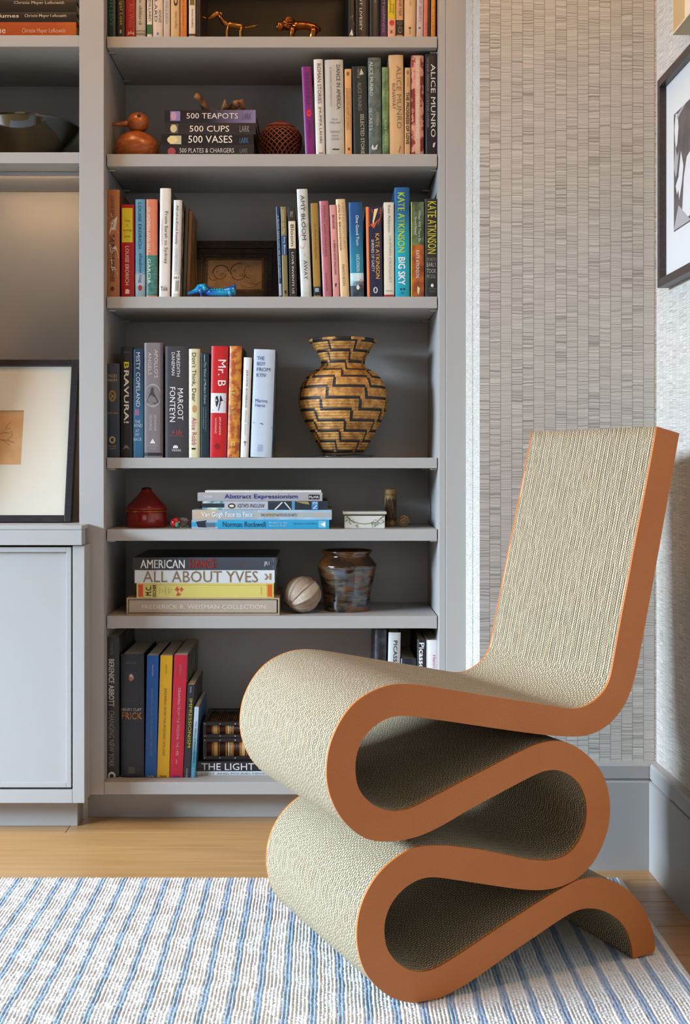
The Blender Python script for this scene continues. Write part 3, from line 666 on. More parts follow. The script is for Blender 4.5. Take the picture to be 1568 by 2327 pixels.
# ---- second shelf, right run
R2 = [
 (694, 716, -9, 152, '#7a1c72', 'purple book with a red dot leaning beside the lidded basket, second shelf', [('t', 'IRRESISTIBLE', '#4a1d5c', 164, 240, .35, .75), ('O', '#d8211d', 250, 266, .3, .8), ('t', 'LINGUA', '#45205c', 276, 316, .4, .75)], dict(side='#5c0f55')),
 (718, 739, -5.5, 135, '#d8d5cd', 'white book with black capitals beside the purple one, second shelf', [('t', 'ROMAN STORIES', '#211f1e', 145, 236, .35, .75), ('t', 'JHUMPA LAHIRI', '#211f1e', 243, 326, .35, .72), ('B', '#8b8a84', 347, 350, .3, .8)], dict(side='#b8b43c')),
 (741, 783, -3.5, 136, '#bab8b0', 'wide silvery grey book with condensed capitals, second shelf', [('t', 'DANCE IN AMERICA', '#55544f', 148, 249, .62, .84, .01), ('t', "A READER'S ANTHOLOGY", '#85837c', 153, 243, .26, .38), ('B', '#a09e97', 148, 250, .5, .51), ('h', 'EDITED BY', '#77756e', 270, 274, .35, .65), ('h', 'Mindy Aloff', '#77756e', 277, 283, .25, .8), ('h', 'FOREWORD BY', '#77756e', 298, 303, .25, .75), ('h', 'Robert', '#77756e', 306, 311, .35, .7), ('h', 'Gottlieb', '#77756e', 313, 319, .3, .72), ('P', '#3c3a38', [(.3, 341), (.4, 338), (.75, 339), (.7, 342)])], {}),
 (784.5, 800, -1.5, 157, '#d3a06a', 'slim peach paperback with a boxed title, second shelf', [('F', '#4a3824', 201, 295, .2, .8), ('t', 'COLLECTED SHORT STORIES', '#5c4428', 204, 292, .35, .62), ('O', '#7a5a34', 163, 173, .25, .7), ('B', '#5c4428', 336, 342, .4, .7)], dict(hard=False)),
 (804, 837, -4, 151, '#1f2926', 'dark green book with dotted white subtitle, second shelf', [('t', 'ALICE MUNRO', '#7b7f80', 188, 252, .36, .62), ('t', 'SELECTED STORIES', '#b9bdb8', 260, 356, .5, .75), ('P', '#b9bdb8', [(.5, 171), (.62, 156), (.8, 169), (.62, 171)]), ('t', 'VINTAGE', '#8b8f8a', 157, 178, .35, .5)], {}),
 (838, 867.5, -2, 131, mottle('#47544e', '#5d6a66', 70), 'grey green book with typewriter letters in two columns, second shelf', [('t', 'ALICE MUNRO', '#c7ccc4', 140, 218, .12, .38), ('t', 'SECRETS', '#b5bab2', 245, 297, .08, .3), ('t', 'OPEN', '#9aa098', 256, 285, .6, .82), ('P', '#c7ccc4', [(.2, 336), (.3, 328), (.45, 338), (.6, 330), (.7, 329), (.62, 340), (.3, 341)])], dict(side='#2c3330')),
 (869, 884, -1, 153, mottle('#3f5a33', '#7d9862', 25), 'slim mottled green book, second shelf', [('t', 'Friend of My Youth', '#2c4a2a', 164, 245, .35, .65), ('t', 'ALICE MUNRO', '#b9c48c', 272, 330, .35, .65)], dict(hard=False)),
 (885, 918.5, -2, 125, '#cba678', 'large cream book with a two column title, second shelf', [('t', 'ALICE MUNRO', '#80694a', 150, 293, .52, .84), ('t', 'RUNAWAY', '#7a6244', 190, 249, .2, .44), ('P', '#54422c', [(.62, 347), (.74, 332), (.78, 333), (.66, 347)])], {}),
 (919.5, 932.5, .5, 154, '#c59c70', 'slim tan paperback with heavy black title, second shelf', [('t', 'THE PROGRESS OF LOVE', '#14110d', 210, 328, .2, .8, .035), ('O', '#80694a', 160, 170, .3, .7), ('t', 'ALICE MUNRO', '#60503a', 176, 198, .4, .65)], dict(hard=False)),
 (934, 963, 0, 126, mottle('#7d2018', '#c98f7c', 55, .46, .54), 'book with a red damask pattern and pale centre band, second shelf', [('B', '#cba48e', 128, 350, .33, .72), ('t', 'ALICE MUNRO', '#e6d6c4', 137, 202, .42, .62), ('t', 'TOO MUCH HAPPINESS', '#e6d6c4', 212, 315, .42, .62)], {}),
 (967, 996.5, -.5, 122, '#121014', 'black book with large white capitals, right end of the second shelf', [('t', 'ALICE MUNRO', '#dcdad4', 146, 312, .42, .78), ('t', 'HATESHIP, FRIENDSHIP, COURTSHIP, LOVESHIP', '#857a80', 131, 290, .1, .26), ('P', '#cfccc4', [(.55, 334), (.62, 325), (.78, 324), (.66, 336)])], dict(side='#1c191d')),
]
for a in R2: vbook('s2', *a[:6], pr=a[6], group=g2, **a[7])
# ---- second shelf, lying stack
g3 = 'stacked black books on the second shelf'
z = SH['s2']
def tiny(c): return lin(c)
_, z = hbook(365, 577, 330, 352, '#242124', 'black book about plates, lowest of the second shelf stack', [('O', '#a5404a', .22, .98, 381, 399), ('h', '500 PLATES & CHARGERS', '#cfc9be', .28, .72, 408, 532), ('h', 'LARK', '#77716c', .3, .75, 545, 563)], zb=z, group=g3, D=.2, T=ZZ(330.5, YP)-z)
_, z = hbook(368, 576, 305, 330, '#171314', 'black book about vases, second from the bottom of the second shelf stack', [('B', '#b9b18c', .12, .9, 386, 412), ('O', '#d8c98c', .15, .85, 380, 404), ('h', '500 VASES', '#e6ded0', .12, .78, 428, 528), ('h', 'LARK', '#3f6d97', .3, .8, 545, 565)], zb=z, group=g3, D=.2, T=ZZ(305.5, YP)-z)
_, z = hbook(374, 581, 279, 305, '#272224', 'black book about cups, second from the top of the second shelf stack', [('B', '#5c5446', .1, .9, 388, 405), ('O', '#c7b98c', .15, .85, 387, 402), ('h', '500 CUPS', '#e6d6bc', .25, .78, 431, 521), ('h', 'LARK', '#8c8783', .25, .8, 545, 567)], zb=z, group=g3, D=.2, T=ZZ(279.5, YP)-z)
_, z = hbook(374, 581, 249.5, 279, gradm('#1a1219', '#7c6f94', .10, .2, 0), 'black to lilac book about teapots, top of the second shelf stack', [('B', '#8377a8', .1, .85, 387, 409.5), ('O', '#b98ba0', .15, .8, 388, 401), ('h', '500 TEAPOTS', '#d9cfc0', .25, .68, 424, 541), ('h', 'LARK', '#564a66', .25, .75, 551, 571)], zb=z, group=g3, D=.2, T=ZZ(250, YP)-z)
ZT2 = z
# ---- third shelf, left run
g4 = 'books on the third shelf'
L3 = [
 (242, 271.5, 0, 431, '#a5673a', 'orange tan book with pale bird shapes, leftmost on the third shelf', [('P', '#cfc3b0', [(.05, 495), (.4, 483), (.5, 500), (.85, 492), (.7, 520), (.95, 530), (.55, 545), (.2, 530), (.35, 512)]), ('P', '#cfc3b0', [(.3, 580), (.2, 555), (.75, 560), (.95, 585), (.6, 605), (.9, 625), (.4, 615)]), ('t', 'LOUISE ERDRICH', '#43302a', 446, 516, .32, .6), ('t', 'THE PLAGUE OF DOVES', '#1c1613', 533, 641, .28, .62, .02), ('O', '#4a2418', 651, 662, .3, .6)], dict(side='#6c4024')),
 (275, 305, 0, 465, '#9c0d12', 'red book with a yellow title panel, third shelf', [('B', '#c9b91c', 473, 551, .05, .88), ('h', 'Tales', '#5c5410', 499, 504, .25, .7), ('h', 'of', '#5c5410', 510, 514, .4, .55), ('h', 'Burning', '#5c5410', 521, 527, .15, .8), ('h', 'Love', '#5c5410', 534, 540, .25, .68), ('t', 'LOUISE ERDRICH', '#dcc8c0', 560, 648, .32, .6), ('P', '#dcc8c0', [(.3, 668), (.35, 658), (.5, 657), (.65, 660), (.62, 668)])], dict(side='#7c090e')),
 (307, 330, 0, 453, gradm('#8fb3c4', '#5f9ec0', .05, .06), 'light blue book with navy capitals, third shelf', [('B', '#a9bccc', 625, 650, 0, 1), ('t', 'LOUISE ERDRICH', '#1f3048', 461, 565, .3, .62), ('t', 'shadow tag', '#2c3f5c', 576, 643, .3, .72), ('O', '#a02f28', 648, 661, .3, .7)], dict(side='#3f6480')),
 (332, 357.5, 0, 453, '#d3805f', 'coral book with a teal lower half, third shelf', [('B', mottle('#2f6b62', '#4f8a7e', 60, stretch=(1, 1, 4)), 580, 672, 0, 1), ('t', 'OF WOMEN AND SALT', '#e6dccc', 471, 574, .12, .4), ('t', 'GARCIA', '#e6dccc', 589, 645, .12, .4)], dict(side='#9c5540')),
 (361, 386, 2.5, 428, '#dcd6ce', 'tall white book, tallest of the third shelf left run', [('t', 'From Sarah to Sydney', '#2b2826', 481, 600, .38, .76), ('t', "THE WOMAN BEHIND ALL-OF-A-KIND FAMILY", '#b9b2aa', 498, 560, .12, .28), ('h', 'Yale', '#3c3936', 650, 661, .12, .78)], dict(side='#5b5a5c')),
 (389, 408.5, 5.5, 455, '#cfcdc7', 'white book with a barcode label, third shelf', [('t', 'All-of-a-Kind Family', '#3c3a38', 467, 556, .25, .6), ('t', 'SYDNEY TAYLOR', '#8fa6ba', 566, 617, .35, .6), ('B', '#ece9e2', 626, 668, .05, .98), ('h', '387', '#222', 629, 635, .2, .9)]+[('B', '#333', 638, 662, .45+.07*i, .48+.07*i) for i in range(6)], dict(D=.155, side=mottle('#514836', '#a8a08c', 30, .45, .55))),
]
for a in L3: vbook('s3', *a[:6], pr=a[6], group=g4, **a[7])
# slim dark books following the barcoded one, set slightly further back
vbook('s3', 414, 421.5, 7, 470, '#4a4a38', 'slim olive book right of the barcoded white book, third shelf', [], group=g4, Y=2.735, hard=False, D=.12, side=mottle('#2f2a1e', '#8c7a52', 40))
vbook('s3', 422, 429.5, 7, 480, '#7a5230', 'slim brown book at the right end of the third shelf left run', [], group=g4, Y=2.735, hard=False, D=.12, side=mottle('#5c3818', '#8c6a34', 30))
R3 = [
 (634, 641.5, -7, 470, '#12345c', 'slim navy paperback leaning at the left end of the third shelf right run', [('t', 'A BLIND MAN CAN SEE HOW MUCH', '#b9c4cc', 490, 632, .35, .8), ('B', '#aaa6b8', 645, 672, .2, .9)], dict(hard=False, side='#0e2a4c')),
 (642.5, 655, -5, 470, '#7c7448', 'slim olive paperback with a blue band, third shelf', [('t', 'Come to Me', '#cbbf9c', 477, 532, .3, .7), ('B', '#12406a', 536, 580, 0, 1), ('t', 'Amy Bloom', '#d9dcda', 538, 578, .3, .75), ('O', '#2b2416', 660, 668, .35, .75)], dict(hard=False)),
 (658, 675, -4, 471, '#2a2522', 'dark paperback with a cream panel, third shelf', [('B', '#d3cab0', 503, 565, .03, .97), ('t', 'Bloom', '#1c1815', 511, 560, .3, .75), ('t', 'LOVE INVENTS US', '#d9d4c8', 574, 668, .38, .66), ('h', 'AMY', '#a49c8c', 480, 494, .25, .7)], dict(hard=False)),
 (684, 708.5, -10, 430, mottle('#b9c0b8', '#cfd0cc', 20), 'tall white book with watercolour tints, third shelf right run', [('O', '#c79a98', 532, 566, -.0, .6), ('O', '#9fb08a', 470, 520, .5, .98), ('t', 'AMY BLOOM', '#3c403e', 444, 546, .32, .7), ('t', 'AWAY', '#45464a', 592, 636, .36, .72), ('t', 'a novel', '#80828a', 577, 584, .45, .6)], dict(side='#7a94b4')),
 (713, 729.5, -7.5, 462, '#9c7a34', 'slim gold book with a black foot, third shelf', [('t', 'The Winter of Our Discontent', '#5c4418', 508, 590, .4, .65), ('B', '#14181c', 652, 672, -.0, 1), ('B', '#8ba0ac', 655, 664, .2, .75)], dict(hard=False)),
 (734, 754.5, -8.5, 457, '#b0666e', 'rose pink book, third shelf', [('t', 'FAMILY AND FRIENDS', '#6c3a44', 468, 584, .4, .62), ('t', 'ANITA BROOKNER', '#8a4c54', 472, 580, .12, .22), ('t', 'PANTHEON', '#6c3a44', 622, 662, .35, .55)], {}),
 (757, 772, -8.5, 466, '#d3938e', 'slim pale pink paperback, third shelf', [('t', 'BROOKNER', '#3c2422', 489, 521, .35, .65, .02), ('t', 'A FRIEND FROM ENGLAND', '#3c2422', 546, 625, .35, .65, .01), ('P', '#2a1c1a', [(.45, 655), (.35, 645), (.65, 644)])], dict(hard=False)),
 (773, 794.5, -10, 453, '#dbb98a', 'pale apricot book with vertical capitals, third shelf', [('t', 'HOTEL DU LAC', '#a8948c', 462, 566, .6, .82), ('t', 'ANITA BROOKNER', '#4f4430', 464, 570, .18, .38), ('t', 'PANTHEON', '#6c5c40', 602, 650, .35, .6)], {}),
 (796.5, 827.5, -4.5, 460, gradm('#1a7d98', '#0f4c82', .08, .16), 'thick blue book with white title, third shelf', [('B', mottle('#9cc0c8', '#cfe0e2', 20), 621, 640, 0, 1), ('B', mottle('#1c2a34', '#3c4a54', 40), 648, 674, 0, 1), ('O', '#b9403c', 636, 656, .62, .98), ('B', mottle('#9cc0c8', '#5c7a88', 40), 639, 650, 0, .62), ('t', 'One Good Turn', '#e4eaec', 490, 558, .5, .72), ('t', 'KATE ATKINSON', '#d4dfe4', 579, 618, .48, .72), ('O', '#d9dcdc', 649, 659, .45, .68)], dict(side='#0f3f6a')),
 (834.5, 870, -3.5, 470, '#1c2040', 'navy book with flame orange top and left edge, third shelf', [('B', '#cf6a1c', 470, 674, 0, .16), ('P', '#c9501c', [(.17, 471), (.99, 471), (.99, 492), (.75, 514), (.8, 500), (.5, 520), (.3, 512), (.17, 516)]), ('P', '#9c1a18', [(.3, 476), (.95, 474), (.9, 486), (.5, 490)]), ('P', '#e8d28c', [(.55, 476), (.8, 474), (.6, 495), (.45, 512), (.42, 505)]), ('t', 'KATE ATKINSON', '#e0a84c', 531, 634, .58, .84, .03), ('t', 'SHRINES OF GAIETY', '#d9d4c8', 545, 618, .32, .5, .02), ('O', '#d9d4c8', 653, 667, .4, .68), ('O', '#1c2040', 655, 665, .47, .61)], dict(side='#c05c18')),
 (873, 896, -1, 460, '#d3cdbd', 'off-white paperback with grey title and red foot, third shelf', [('t', 'Kate Atkinson', '#5c5850', 467, 528, .42, .66), ('t', 'HUMAN CROQUET', '#8c8880', 537, 644, .45, .72), ('B', '#a01c1c', 670, 675, 0, 1), ('h', 'PICADOR', '#4a463e', 660, 663, .2, .8)], dict(hard=False)),
 (897.5, 931.5, -1, 426, gradm('#0f9cb0', '#12548c', .12, .2), 'tall turquoise book with lime capitals, tallest on the third shelf', [('t', 'KATE ATKINSON', '#a8c83c', 438, 574, .2, .68, .03), ('t', 'BIG SKY', '#dce8e8', 585, 648, .22, .7, .04), ('O', '#16242c', 655, 660, .35, .48), ('O', '#16242c', 655, 660, .55, .68), ('B', '#0c6c7c', 664, 668, .4, .6)], dict(side='#0c4c6c')),
 (934, 963.5, 0, 459, mottle('#3a4a30', '#6c7c54', 30), 'green paperback with an orange lower half, third shelf', [('B', mottle('#b05c14', '#7a3414', 40), 557, 674, .06, 1), ('B', '#c9c43c', 459, 674, 0, .06), ('t', 'When Will There Be', '#c4c8b8', 479, 550, .56, .76), ('t', 'Good News?', '#c4c8b8', 493, 535, .28, .46), ('t', 'KATE ATKINSON', '#e0d4c0', 569, 632, .36, .64), ('P', '#c9c89c', [(.5, 650), (.68, 656), (.6, 670), (.48, 664)])], dict(hard=False)),
 (965, 998, 0, 452, mottle('#282520', '#1e1c18', 40), 'black brown book with tall yellow capitals, right end of the third shelf', [('t', 'KATE ATKINSON', '#c4bc34', 458, 577, .2, .8), ('h', 'STARTED', '#7c7870', 586, 594, .15, .85), ('h', 'EARLY,', '#a8a49a', 597, 608, .15, .85), ('h', 'TOOK', '#a8a49a', 611, 621, .15, .8), ('h', 'MY DOG', '#8c887e', 624, 633, .15, .75), ('O', '#d4d0c4', 645, 653, .42, .62), ('h', 'BLACK SWAN', '#7c7870', 655, 658, .3, .8), ('h', 'BOOKS', '#7c7870', 661, 664, .35, .75)], {}),
]
for a in R3: vbook('s3', *a[:6], pr=a[6], group=g4, **a[7])
# ---- fourth shelf
g5 = 'books on the fourth shelf'
pho = mottle('#44474a', '#b9bcc0', 60, .4, .6)
L4 = [
 (240.5, 271.5, 0, 826, gradm('#1c2a3c', '#33343a', .05, .15), 'short slate blue book with gilt oval and seal, leftmost on the fourth shelf', [('h', 'VICKI', '#b9a068', 851, 858, .12, .8), ('h', 'BAUM', '#b9a068', 861, 867, .15, .8), ('O', '#8f6c34', 887, 913, .2, .75), ('O', '#3a3424', 891, 909, .33, .62), ('t', 'A', GLD, 895, 906, .36, .6), ('h', 'Ballerina', '#a08450', 936, 941, .05, .9), ('O', '#b99c58', 992, 1008, .25, .7), ('O', '#2a2c2c', 995, 1005, .35, .6), ('h', 'MICHAEL', '#8c7c54', 1012, 1016, .15, .8), ('h', 'JOSEPH', '#8c7c54', 1018, 1022, .2, .75)], dict(side='#2a3440')),
 (273.5, 300.5, 0, 788, '#161314', 'black book whose bold title starts with a yellow letter, fourth shelf', [('t', 'B', '#d6c81c', 823, 838, .3, .72, .05), ('t', 'RAVURA!', '#e4e0d8', 842, 962, .3, .72, .05), ('h', 'VIKING', '#6c6662', 799, 802, .2, .8), ('P', '#6c6662', [(.2, 1022), (.4, 1012), (.6, 1012), (.8, 1022), (.5, 1018)])], {}),
 (302, 326, 0, 793, gradm('#2f6c94', '#1c3a5c', .08, .2), 'blue book with a long white title, fourth shelf', [('t', 'MISTY COPELAND', '#cfdbe4', 801, 925, .3, .68), ('h', 'THE', '#c4d4e0', 955, 962, .2, .7), ('h', 'WIND', '#c4d4e0', 964, 971, .05, .9), ('h', 'AT', '#c4d4e0', 976, 983, .25, .6), ('h', 'MY', '#c4d4e0', 985, 992, .25, .65), ('h', 'BACK', '#c4d4e0', 995, 1002, .05, .85), ('B', '#9c6c94', 930, 944, .2, .6)], {}),
 (327.5, 369.5, 0, 779, '#7c7478', 'grey mauve book with a round photo of a ballerina, fourth shelf', [('B', '#5a5458', 779, 1028, .88, .99), ('t', "APOLLO'S", '#c9c2bc', 795, 859, .56, .76), ('t', 'ANGELS', '#c9c2bc', 801, 852, .22, .4), ('O', '#9a9a9c', 872, 926, .02, .93), ('P', '#3c3c40', [(.38, 882), (.5, 880), (.5, 890), (.8, 915), (.6, 918), (.42, 916), (.1, 916), (.35, 890)]), ('t', 'JENNIFER', '#b9b2ae', 943, 980, .52, .66), ('t', 'HOMANS', '#b9b2ae', 943, 979, .28, .42), ('P', '#dcd8d4', [(.3, 1008), (.46, 997), (.62, 1008)]), ('h', 'RANDOM', '#a8a2a0', 1011, 1015, .22, .7), ('h', 'HOUSE', '#a8a2a0', 1017, 1021, .28, .62), ('B', '#2c2a30', 1029, 1036, 0, 1)], {}),
 (375, 428, 0, 787, '#3a383c', 'thick charcoal book with white capitals in two columns, fourth shelf', [('t', 'MEREDITH', '#dcdad8', 798, 856, .5, .64), ('t', 'DANEMAN', '#dcdad8', 801, 853, .28, .42), ('t', 'MARGOT', '#e4e2e0', 883, 955, .54, .78), ('t', 'FONTEYN', '#e4e2e0', 880, 959, .2, .44), ('h', 'A Life', '#a83a4c', 977, 987, .3, .72), ('B', '#8c3442', 990, 991, .15, .8), ('O', '#d4d2d0', 1012, 1022, .34, .56), ('B', '#3a383c', 1019, 1023, .3, .6), ('h', 'VIKING', '#d4d2d0', 1021, 1026, .28, .68)], {}),
 (429, 454.5, 0, 793, '#d0c9a2', 'cream book with a ballet shoe and pink name, fourth shelf', [('t', "Don't Think, Dear", '#2e2c22', 802, 913, .22, .66), ('O', '#b98a5c', 921, 938, .3, .7), ('t', 'Alice Robb', '#b04a6c', 949, 1012, .25, .68), ('B', '#1c2418', 1018, 1022, .25, .6)], dict(side='#c07c64')),
 (456, 475, 0, 802, '#112a36', 'slim dark teal book with a long white title, fourth shelf', [('t', 'The Vision of Modern Dance', '#c9d0d0', 823, 918, .38, .68, .01), ('t', 'In the Words of Its Creators', '#7c8c90', 926, 980, .55, .7), ('t', 'Second Edition', '#7c8c90', 926, 975, .28, .42), ('B', '#9ca8a8', 806, 822, .42, .5)], dict(hard=False)),
 (472.8+3, 514.5, 4.5, 787, '#b8141a', 'thick red book with a photograph band across its spine, fourth shelf', [('B', '#cfd0d2', 894, 939, .02, .92), ('P', '#26262a', [(.3, 902), (.42, 900), (.5, 912), (.4, 925), (.15, 936), (.12, 932), (.32, 920), (.28, 910)]), ('P', '#1c1c20', [(.55, 902), (.62, 899), (.7, 908), (.85, 914), (.62, 916), (.5, 935), (.46, 933), (.54, 916)]), ('t', 'Mr. B', '#ece6e0', 818, 878, .42, .88), ('t', 'JENNIFER', '#d9b4ac', 948, 990, .52, .64), ('t', 'HOMANS', '#d9b4ac', 951, 986, .28, .4), ('O', '#7c0e12', 1008, 1022, .3, .6)], dict(side='#c22a2c')),
 (516, 544, 6, 787, mottle('#a04a1c', '#c9862c', 70, .42, .58), 'orange brown marbled book with pale gold title, fourth shelf', [('t', 'dancer', '#d9b85c', 885, 946, .2, .55, .01), ('h', 'm', '#e4c46c', 1004, 1014, .3, .62)], dict(side='#4c2a18')),
 (546, 564.5, 8, 813, '#d8d6d2', 'slim white book with a small tree emblem, fourth shelf', [('t', 'JEROME ROBBINS', '#5c5450', 841, 927, .3, .6), ('t', 'Wendy Lesser', '#7c9484', 932, 990, .35, .62), ('O', '#6c7470', 1003, 1008, .35, .7), ('B', '#6c7470', 1006, 1014, .48, .54)], dict(side='#c4c0ba')),
 (568.5, 617, 8.5, 795, '#b4c0cc', 'wide pale blue book with dark blue sans title, right end of the fourth shelf books', [('h', 'THE', '#34487c', 811, 819.5, .16, .5), ('h', 'BOY', '#34487c', 823.5, 832, .16, .56), ('h', 'FROM', '#34487c', 836.5, 845, .16, .8), ('h', 'KYIV', '#34487c', 849.5, 858, .16, .62), ('h', 'Marina', '#45568a', 908, 916, .14, .72), ('h', 'Harss', '#45568a', 918, 926, .14, .6), ('P', '#3c4450', [(.08, 961), (.5, 963), (.98, 972), (.98, 974), (.5, 965), (.08, 962.5)]), ('F', '#7c88c4', 1012, 1027, .34, .56), ('t', 'FSG', '#7c88c4', 1014, 1025, .39, .51)], dict(side=mottle('#8a94a0', '#3c4652', 20))),
]
for a in L4: vbook('s4', *a[:6], pr=a[6], group=g5, **a[7])
# ---- fifth shelf, lying stack
g6 = 'art books stacked on the fifth shelf'
z = SH['s5']; s5 = YP
_, z = hbook(435, 748, 1181, 1202, '#2a94bc', 'bright blue flat book, lowest of the fifth shelf stack', [('B', '#98a4ac', 0, 1, 436, 495), ('P', '#1e2430', [(445, .2), (470, .05), (466, .35), (482, .5), (468, .6), (470, .85), (450, .8)]), ('B', '#5c6470', .35, .8, 468, 488), ('h', 'Norman Rockwell', '#14304c', .2, .78, 506, 603), ('h', 'Pictures for the', '#dce8ec', .2, .42, 612, 652, .01), ('h', 'American People', '#dce8ec', .55, .8, 612, 652, .01), ('h', 'High Museum of Art Atlanta', '#1c5c7c', .3, .55, 666, 720), ('B', '#6cb4d0', .12, .88, 724, 741), ('P', '#ecf2f4', [(729, .5), (739, .22), (739, .78)])], zb=z, group=g6, hard=False, D=.22, T=ZZ(1181.5, YP)-z, bulge=.0004)
_, z = hbook(436.6, 754, 1158, 1181, mottle('#b9a280', '#8ca4b4', 14, .4, .6), 'flat book with a painted blue and cream spine, second in the fifth shelf stack', [('B', mottle('#7ca4bc', '#a4bcc8', 14), 0, 1, 585, 753), ('h', 'Van Gogh Face to Face', '#ecebe4', .2, .85, 458, 574), ('h', 'THE DETROIT INSTITUTE OF ARTS', '#2c3c48', .38, .66, 592, 674)], zb=z, group=g6, hard=False, D=.22, T=ZZ(1159, YP)-z, bulge=.0004)
_, z = hbook(459, 744, 1138, 1158, mottle('#16202c', '#24323c', 20), 'dark flat book with its title upside down, third in the fifth shelf stack', [('B', mottle('#3c7c94', '#c4ccb8', 60, .4, .6), 0, 1, 460, 510), ('B', '#a8acb4', .02, .98, 510, 609), ('u', 'ANTONI GAUDI', '#202228', .3, .75, 540, 601), ('O', '#2c2620', .25, .85, 518, 535), ('O', '#d4c8a8', .4, .7, 521, 532), ('P', '#c4c8c4', [(623, .95), (640, .1), (643, .15), (627, .98)]), ('P', '#c4c8c4', [(648, .1), (662, .95), (659, .98), (645, .15)]), ('B', '#4c84a8', 0, 1, 663, 670), ('P', '#8c8444', [(672, .05), (700, .05), (704, .4), (690, .3)]), ('B', '#2470a8', .05, .95, 708, 723), ('t', 'EN', '#d4e0e8', .1, .9, 711, 721, .03)], zb=z, group=g6, hard=False, D=.2, T=ZZ(1139, YP)-z, bulge=.0004)
_, z = hbook(449, 732.5, 1119, 1138, '#9c9a9c', 'grey flat book with a blue bold title, fourth in the fifth shelf stack', [('h', 'Abstract Expressionism', '#2c2c8c', .2, .85, 510, 676, .02), ('h', 'TASCHEN', '#d9d8d4', .35, .6, 462, 482), ('B', '#1a181c', .25, .8, 701, 726), ('h', 'MoMA', '#e4e2de', .38, .68, 702.5, 724.5, .03)], zb=z, group=g6, hard=False, D=.2, T=ZZ(1119.5, YP)-z, bulge=.0004)
hbook(466, 730, 1115.2, 1119, '#cfcbc2', 'very thin white book on top of the fifth shelf stack', [], zb=z, group=g6, hard=False, D=.19, bulge=.0001, T=.0045)
# ---- sixth shelf, lying stack
g7 = 'large books stacked on the sixth shelf'
z = SH['s6']
# slipcased volume
sc_ = tag(empty('book', (XX(287.5, YP), YP, z+.0003)), 'beige slipcased volume, bottom of the sixth shelf stack', 'book', g7)
sL, sT = (635-287.5)*YP/F, ZZ(1359, YP)-z; SLIP = pm('#a8917a', .7); CLO = pm('#a99a88', .8)
bm = bmesh.new()
for q in ((0, sL, 0, .24, 0, .0035), (0, sL, 0, .24, sT-.0035, sT), (0, .0035, 0, .24, .0035, sT-.0035), (sL-.0035, sL, 0, .24, .0035, sT-.0035)): box_bm(bm, *q, .0005)
bmo('slipcase', bm, SLIP, sc_)
box('spine', .005, sL-.006, .0015, .004, .005, sT-.005, CLO, sc_, .0008); box('page_block', .006, sL-.007, .005, .235, .0055, sT-.0055, PAGES, sc_)
fq = Flat(); fq.text('FREDERICK R. WEISMAN COLLECTION', '#cfc8bc', .034, .31, sT*.36, sT*.60, 'h', 0, .0); fq.build('lettering', sc_).location = (0, .0013, 0)
z += sT+.0003
_, z = hbook(310.5, 622, 1326, 1359, '#cfc26a', 'yellow book with orange end squares, second from the bottom on the sixth shelf', [('B', '#a8842c', .12, .14, 325, 612), ('B', '#c4441c', .08, .93, 314, 325), ('B', '#cf5c1c', .08, .93, 608, 618.5), ('B', '#a8842c', 0, 1, 326.5, 327.1), ('B', '#a8842c', 0, 1, 606, 606.6), ('b', 'M.C.', '#1c1a14', .18, .85, 331, 344, .03), ('b', 'ESCHER', '#1c1a14', .1, .92, 347, 355, .02), ('b', 'HIS LIFE', '#8c7c44', .3, .7, 362, 364.5), ('b', 'AND', '#8c7c44', .4, .6, 369, 371), ('b', 'COMPLETE', '#8c7c44', .2, .78, 375, 378), ('b', 'GRAPHIC', '#8c7c44', .28, .72, 382, 384.5), ('b', 'WORK', '#8c7c44', .35, .65, 388, 390), ('P', '#c0502c', [(399, .35), (403, .2), (405, .35), (409, .4), (405, .5), (404, .62), (401, .5), (397, .5)]), ('P', '#c0502c', [(409, .4), (413, .22), (414, .38), (418, .42), (414, .5), (412, .6), (410, .5)]), ('P', '#c0502c', [(400, .82), (405, .6), (408, .72), (413, .75), (408, .84), (403, .88)]), ('t', 'ABRAMS', '#a89448', .2, .8, 592, 594.5)], zb=z, group=g7, D=.23, T=ZZ(1325.5, YP)-z)
_, z = hbook(306, 624, 1296, 1326, '#ccd0d2', 'white book with very large bronze capitals, second from the top on the sixth shelf', [('h', 'ALL ABOUT YVES', '#7c6844', .06, .94, 325, 586, -.012), ('P', '#8c7850', [(600, .28), (605, .28), (610, .5), (612, .5), (612, .25), (617, .25), (617, .75), (612, .75), (612, .52), (606, .74), (600, .74), (606, .5)])], zb=z, group=g7, D=.23, T=ZZ(1296, YP)-z)
_, z = hbook(302, 627.5, 1267, 1296, gradm('#2a2826', '#3c424a', .02, .15, 0), 'dark book with white and red capitals, top of the sixth shelf stack', [('h', 'AMERICAN', '#dcdcda', .18, .86, 319, 420, .025), ('h', 'DANCE', '#9c1c1c', .15, .84, 431, 491, .03), ('h', 'a history', '#8c2424', .45, .65, 533, 551), ('h', 'JR1', '#d4d4d4', .32, .7, 600, 612, .02), ('B', '#8c9094', .05, .95, 620.5, 621.2)], zb=z, group=g7, D=.25, T=ZZ(1267, YP)-z, side=pm('#1c1a1c', .3))
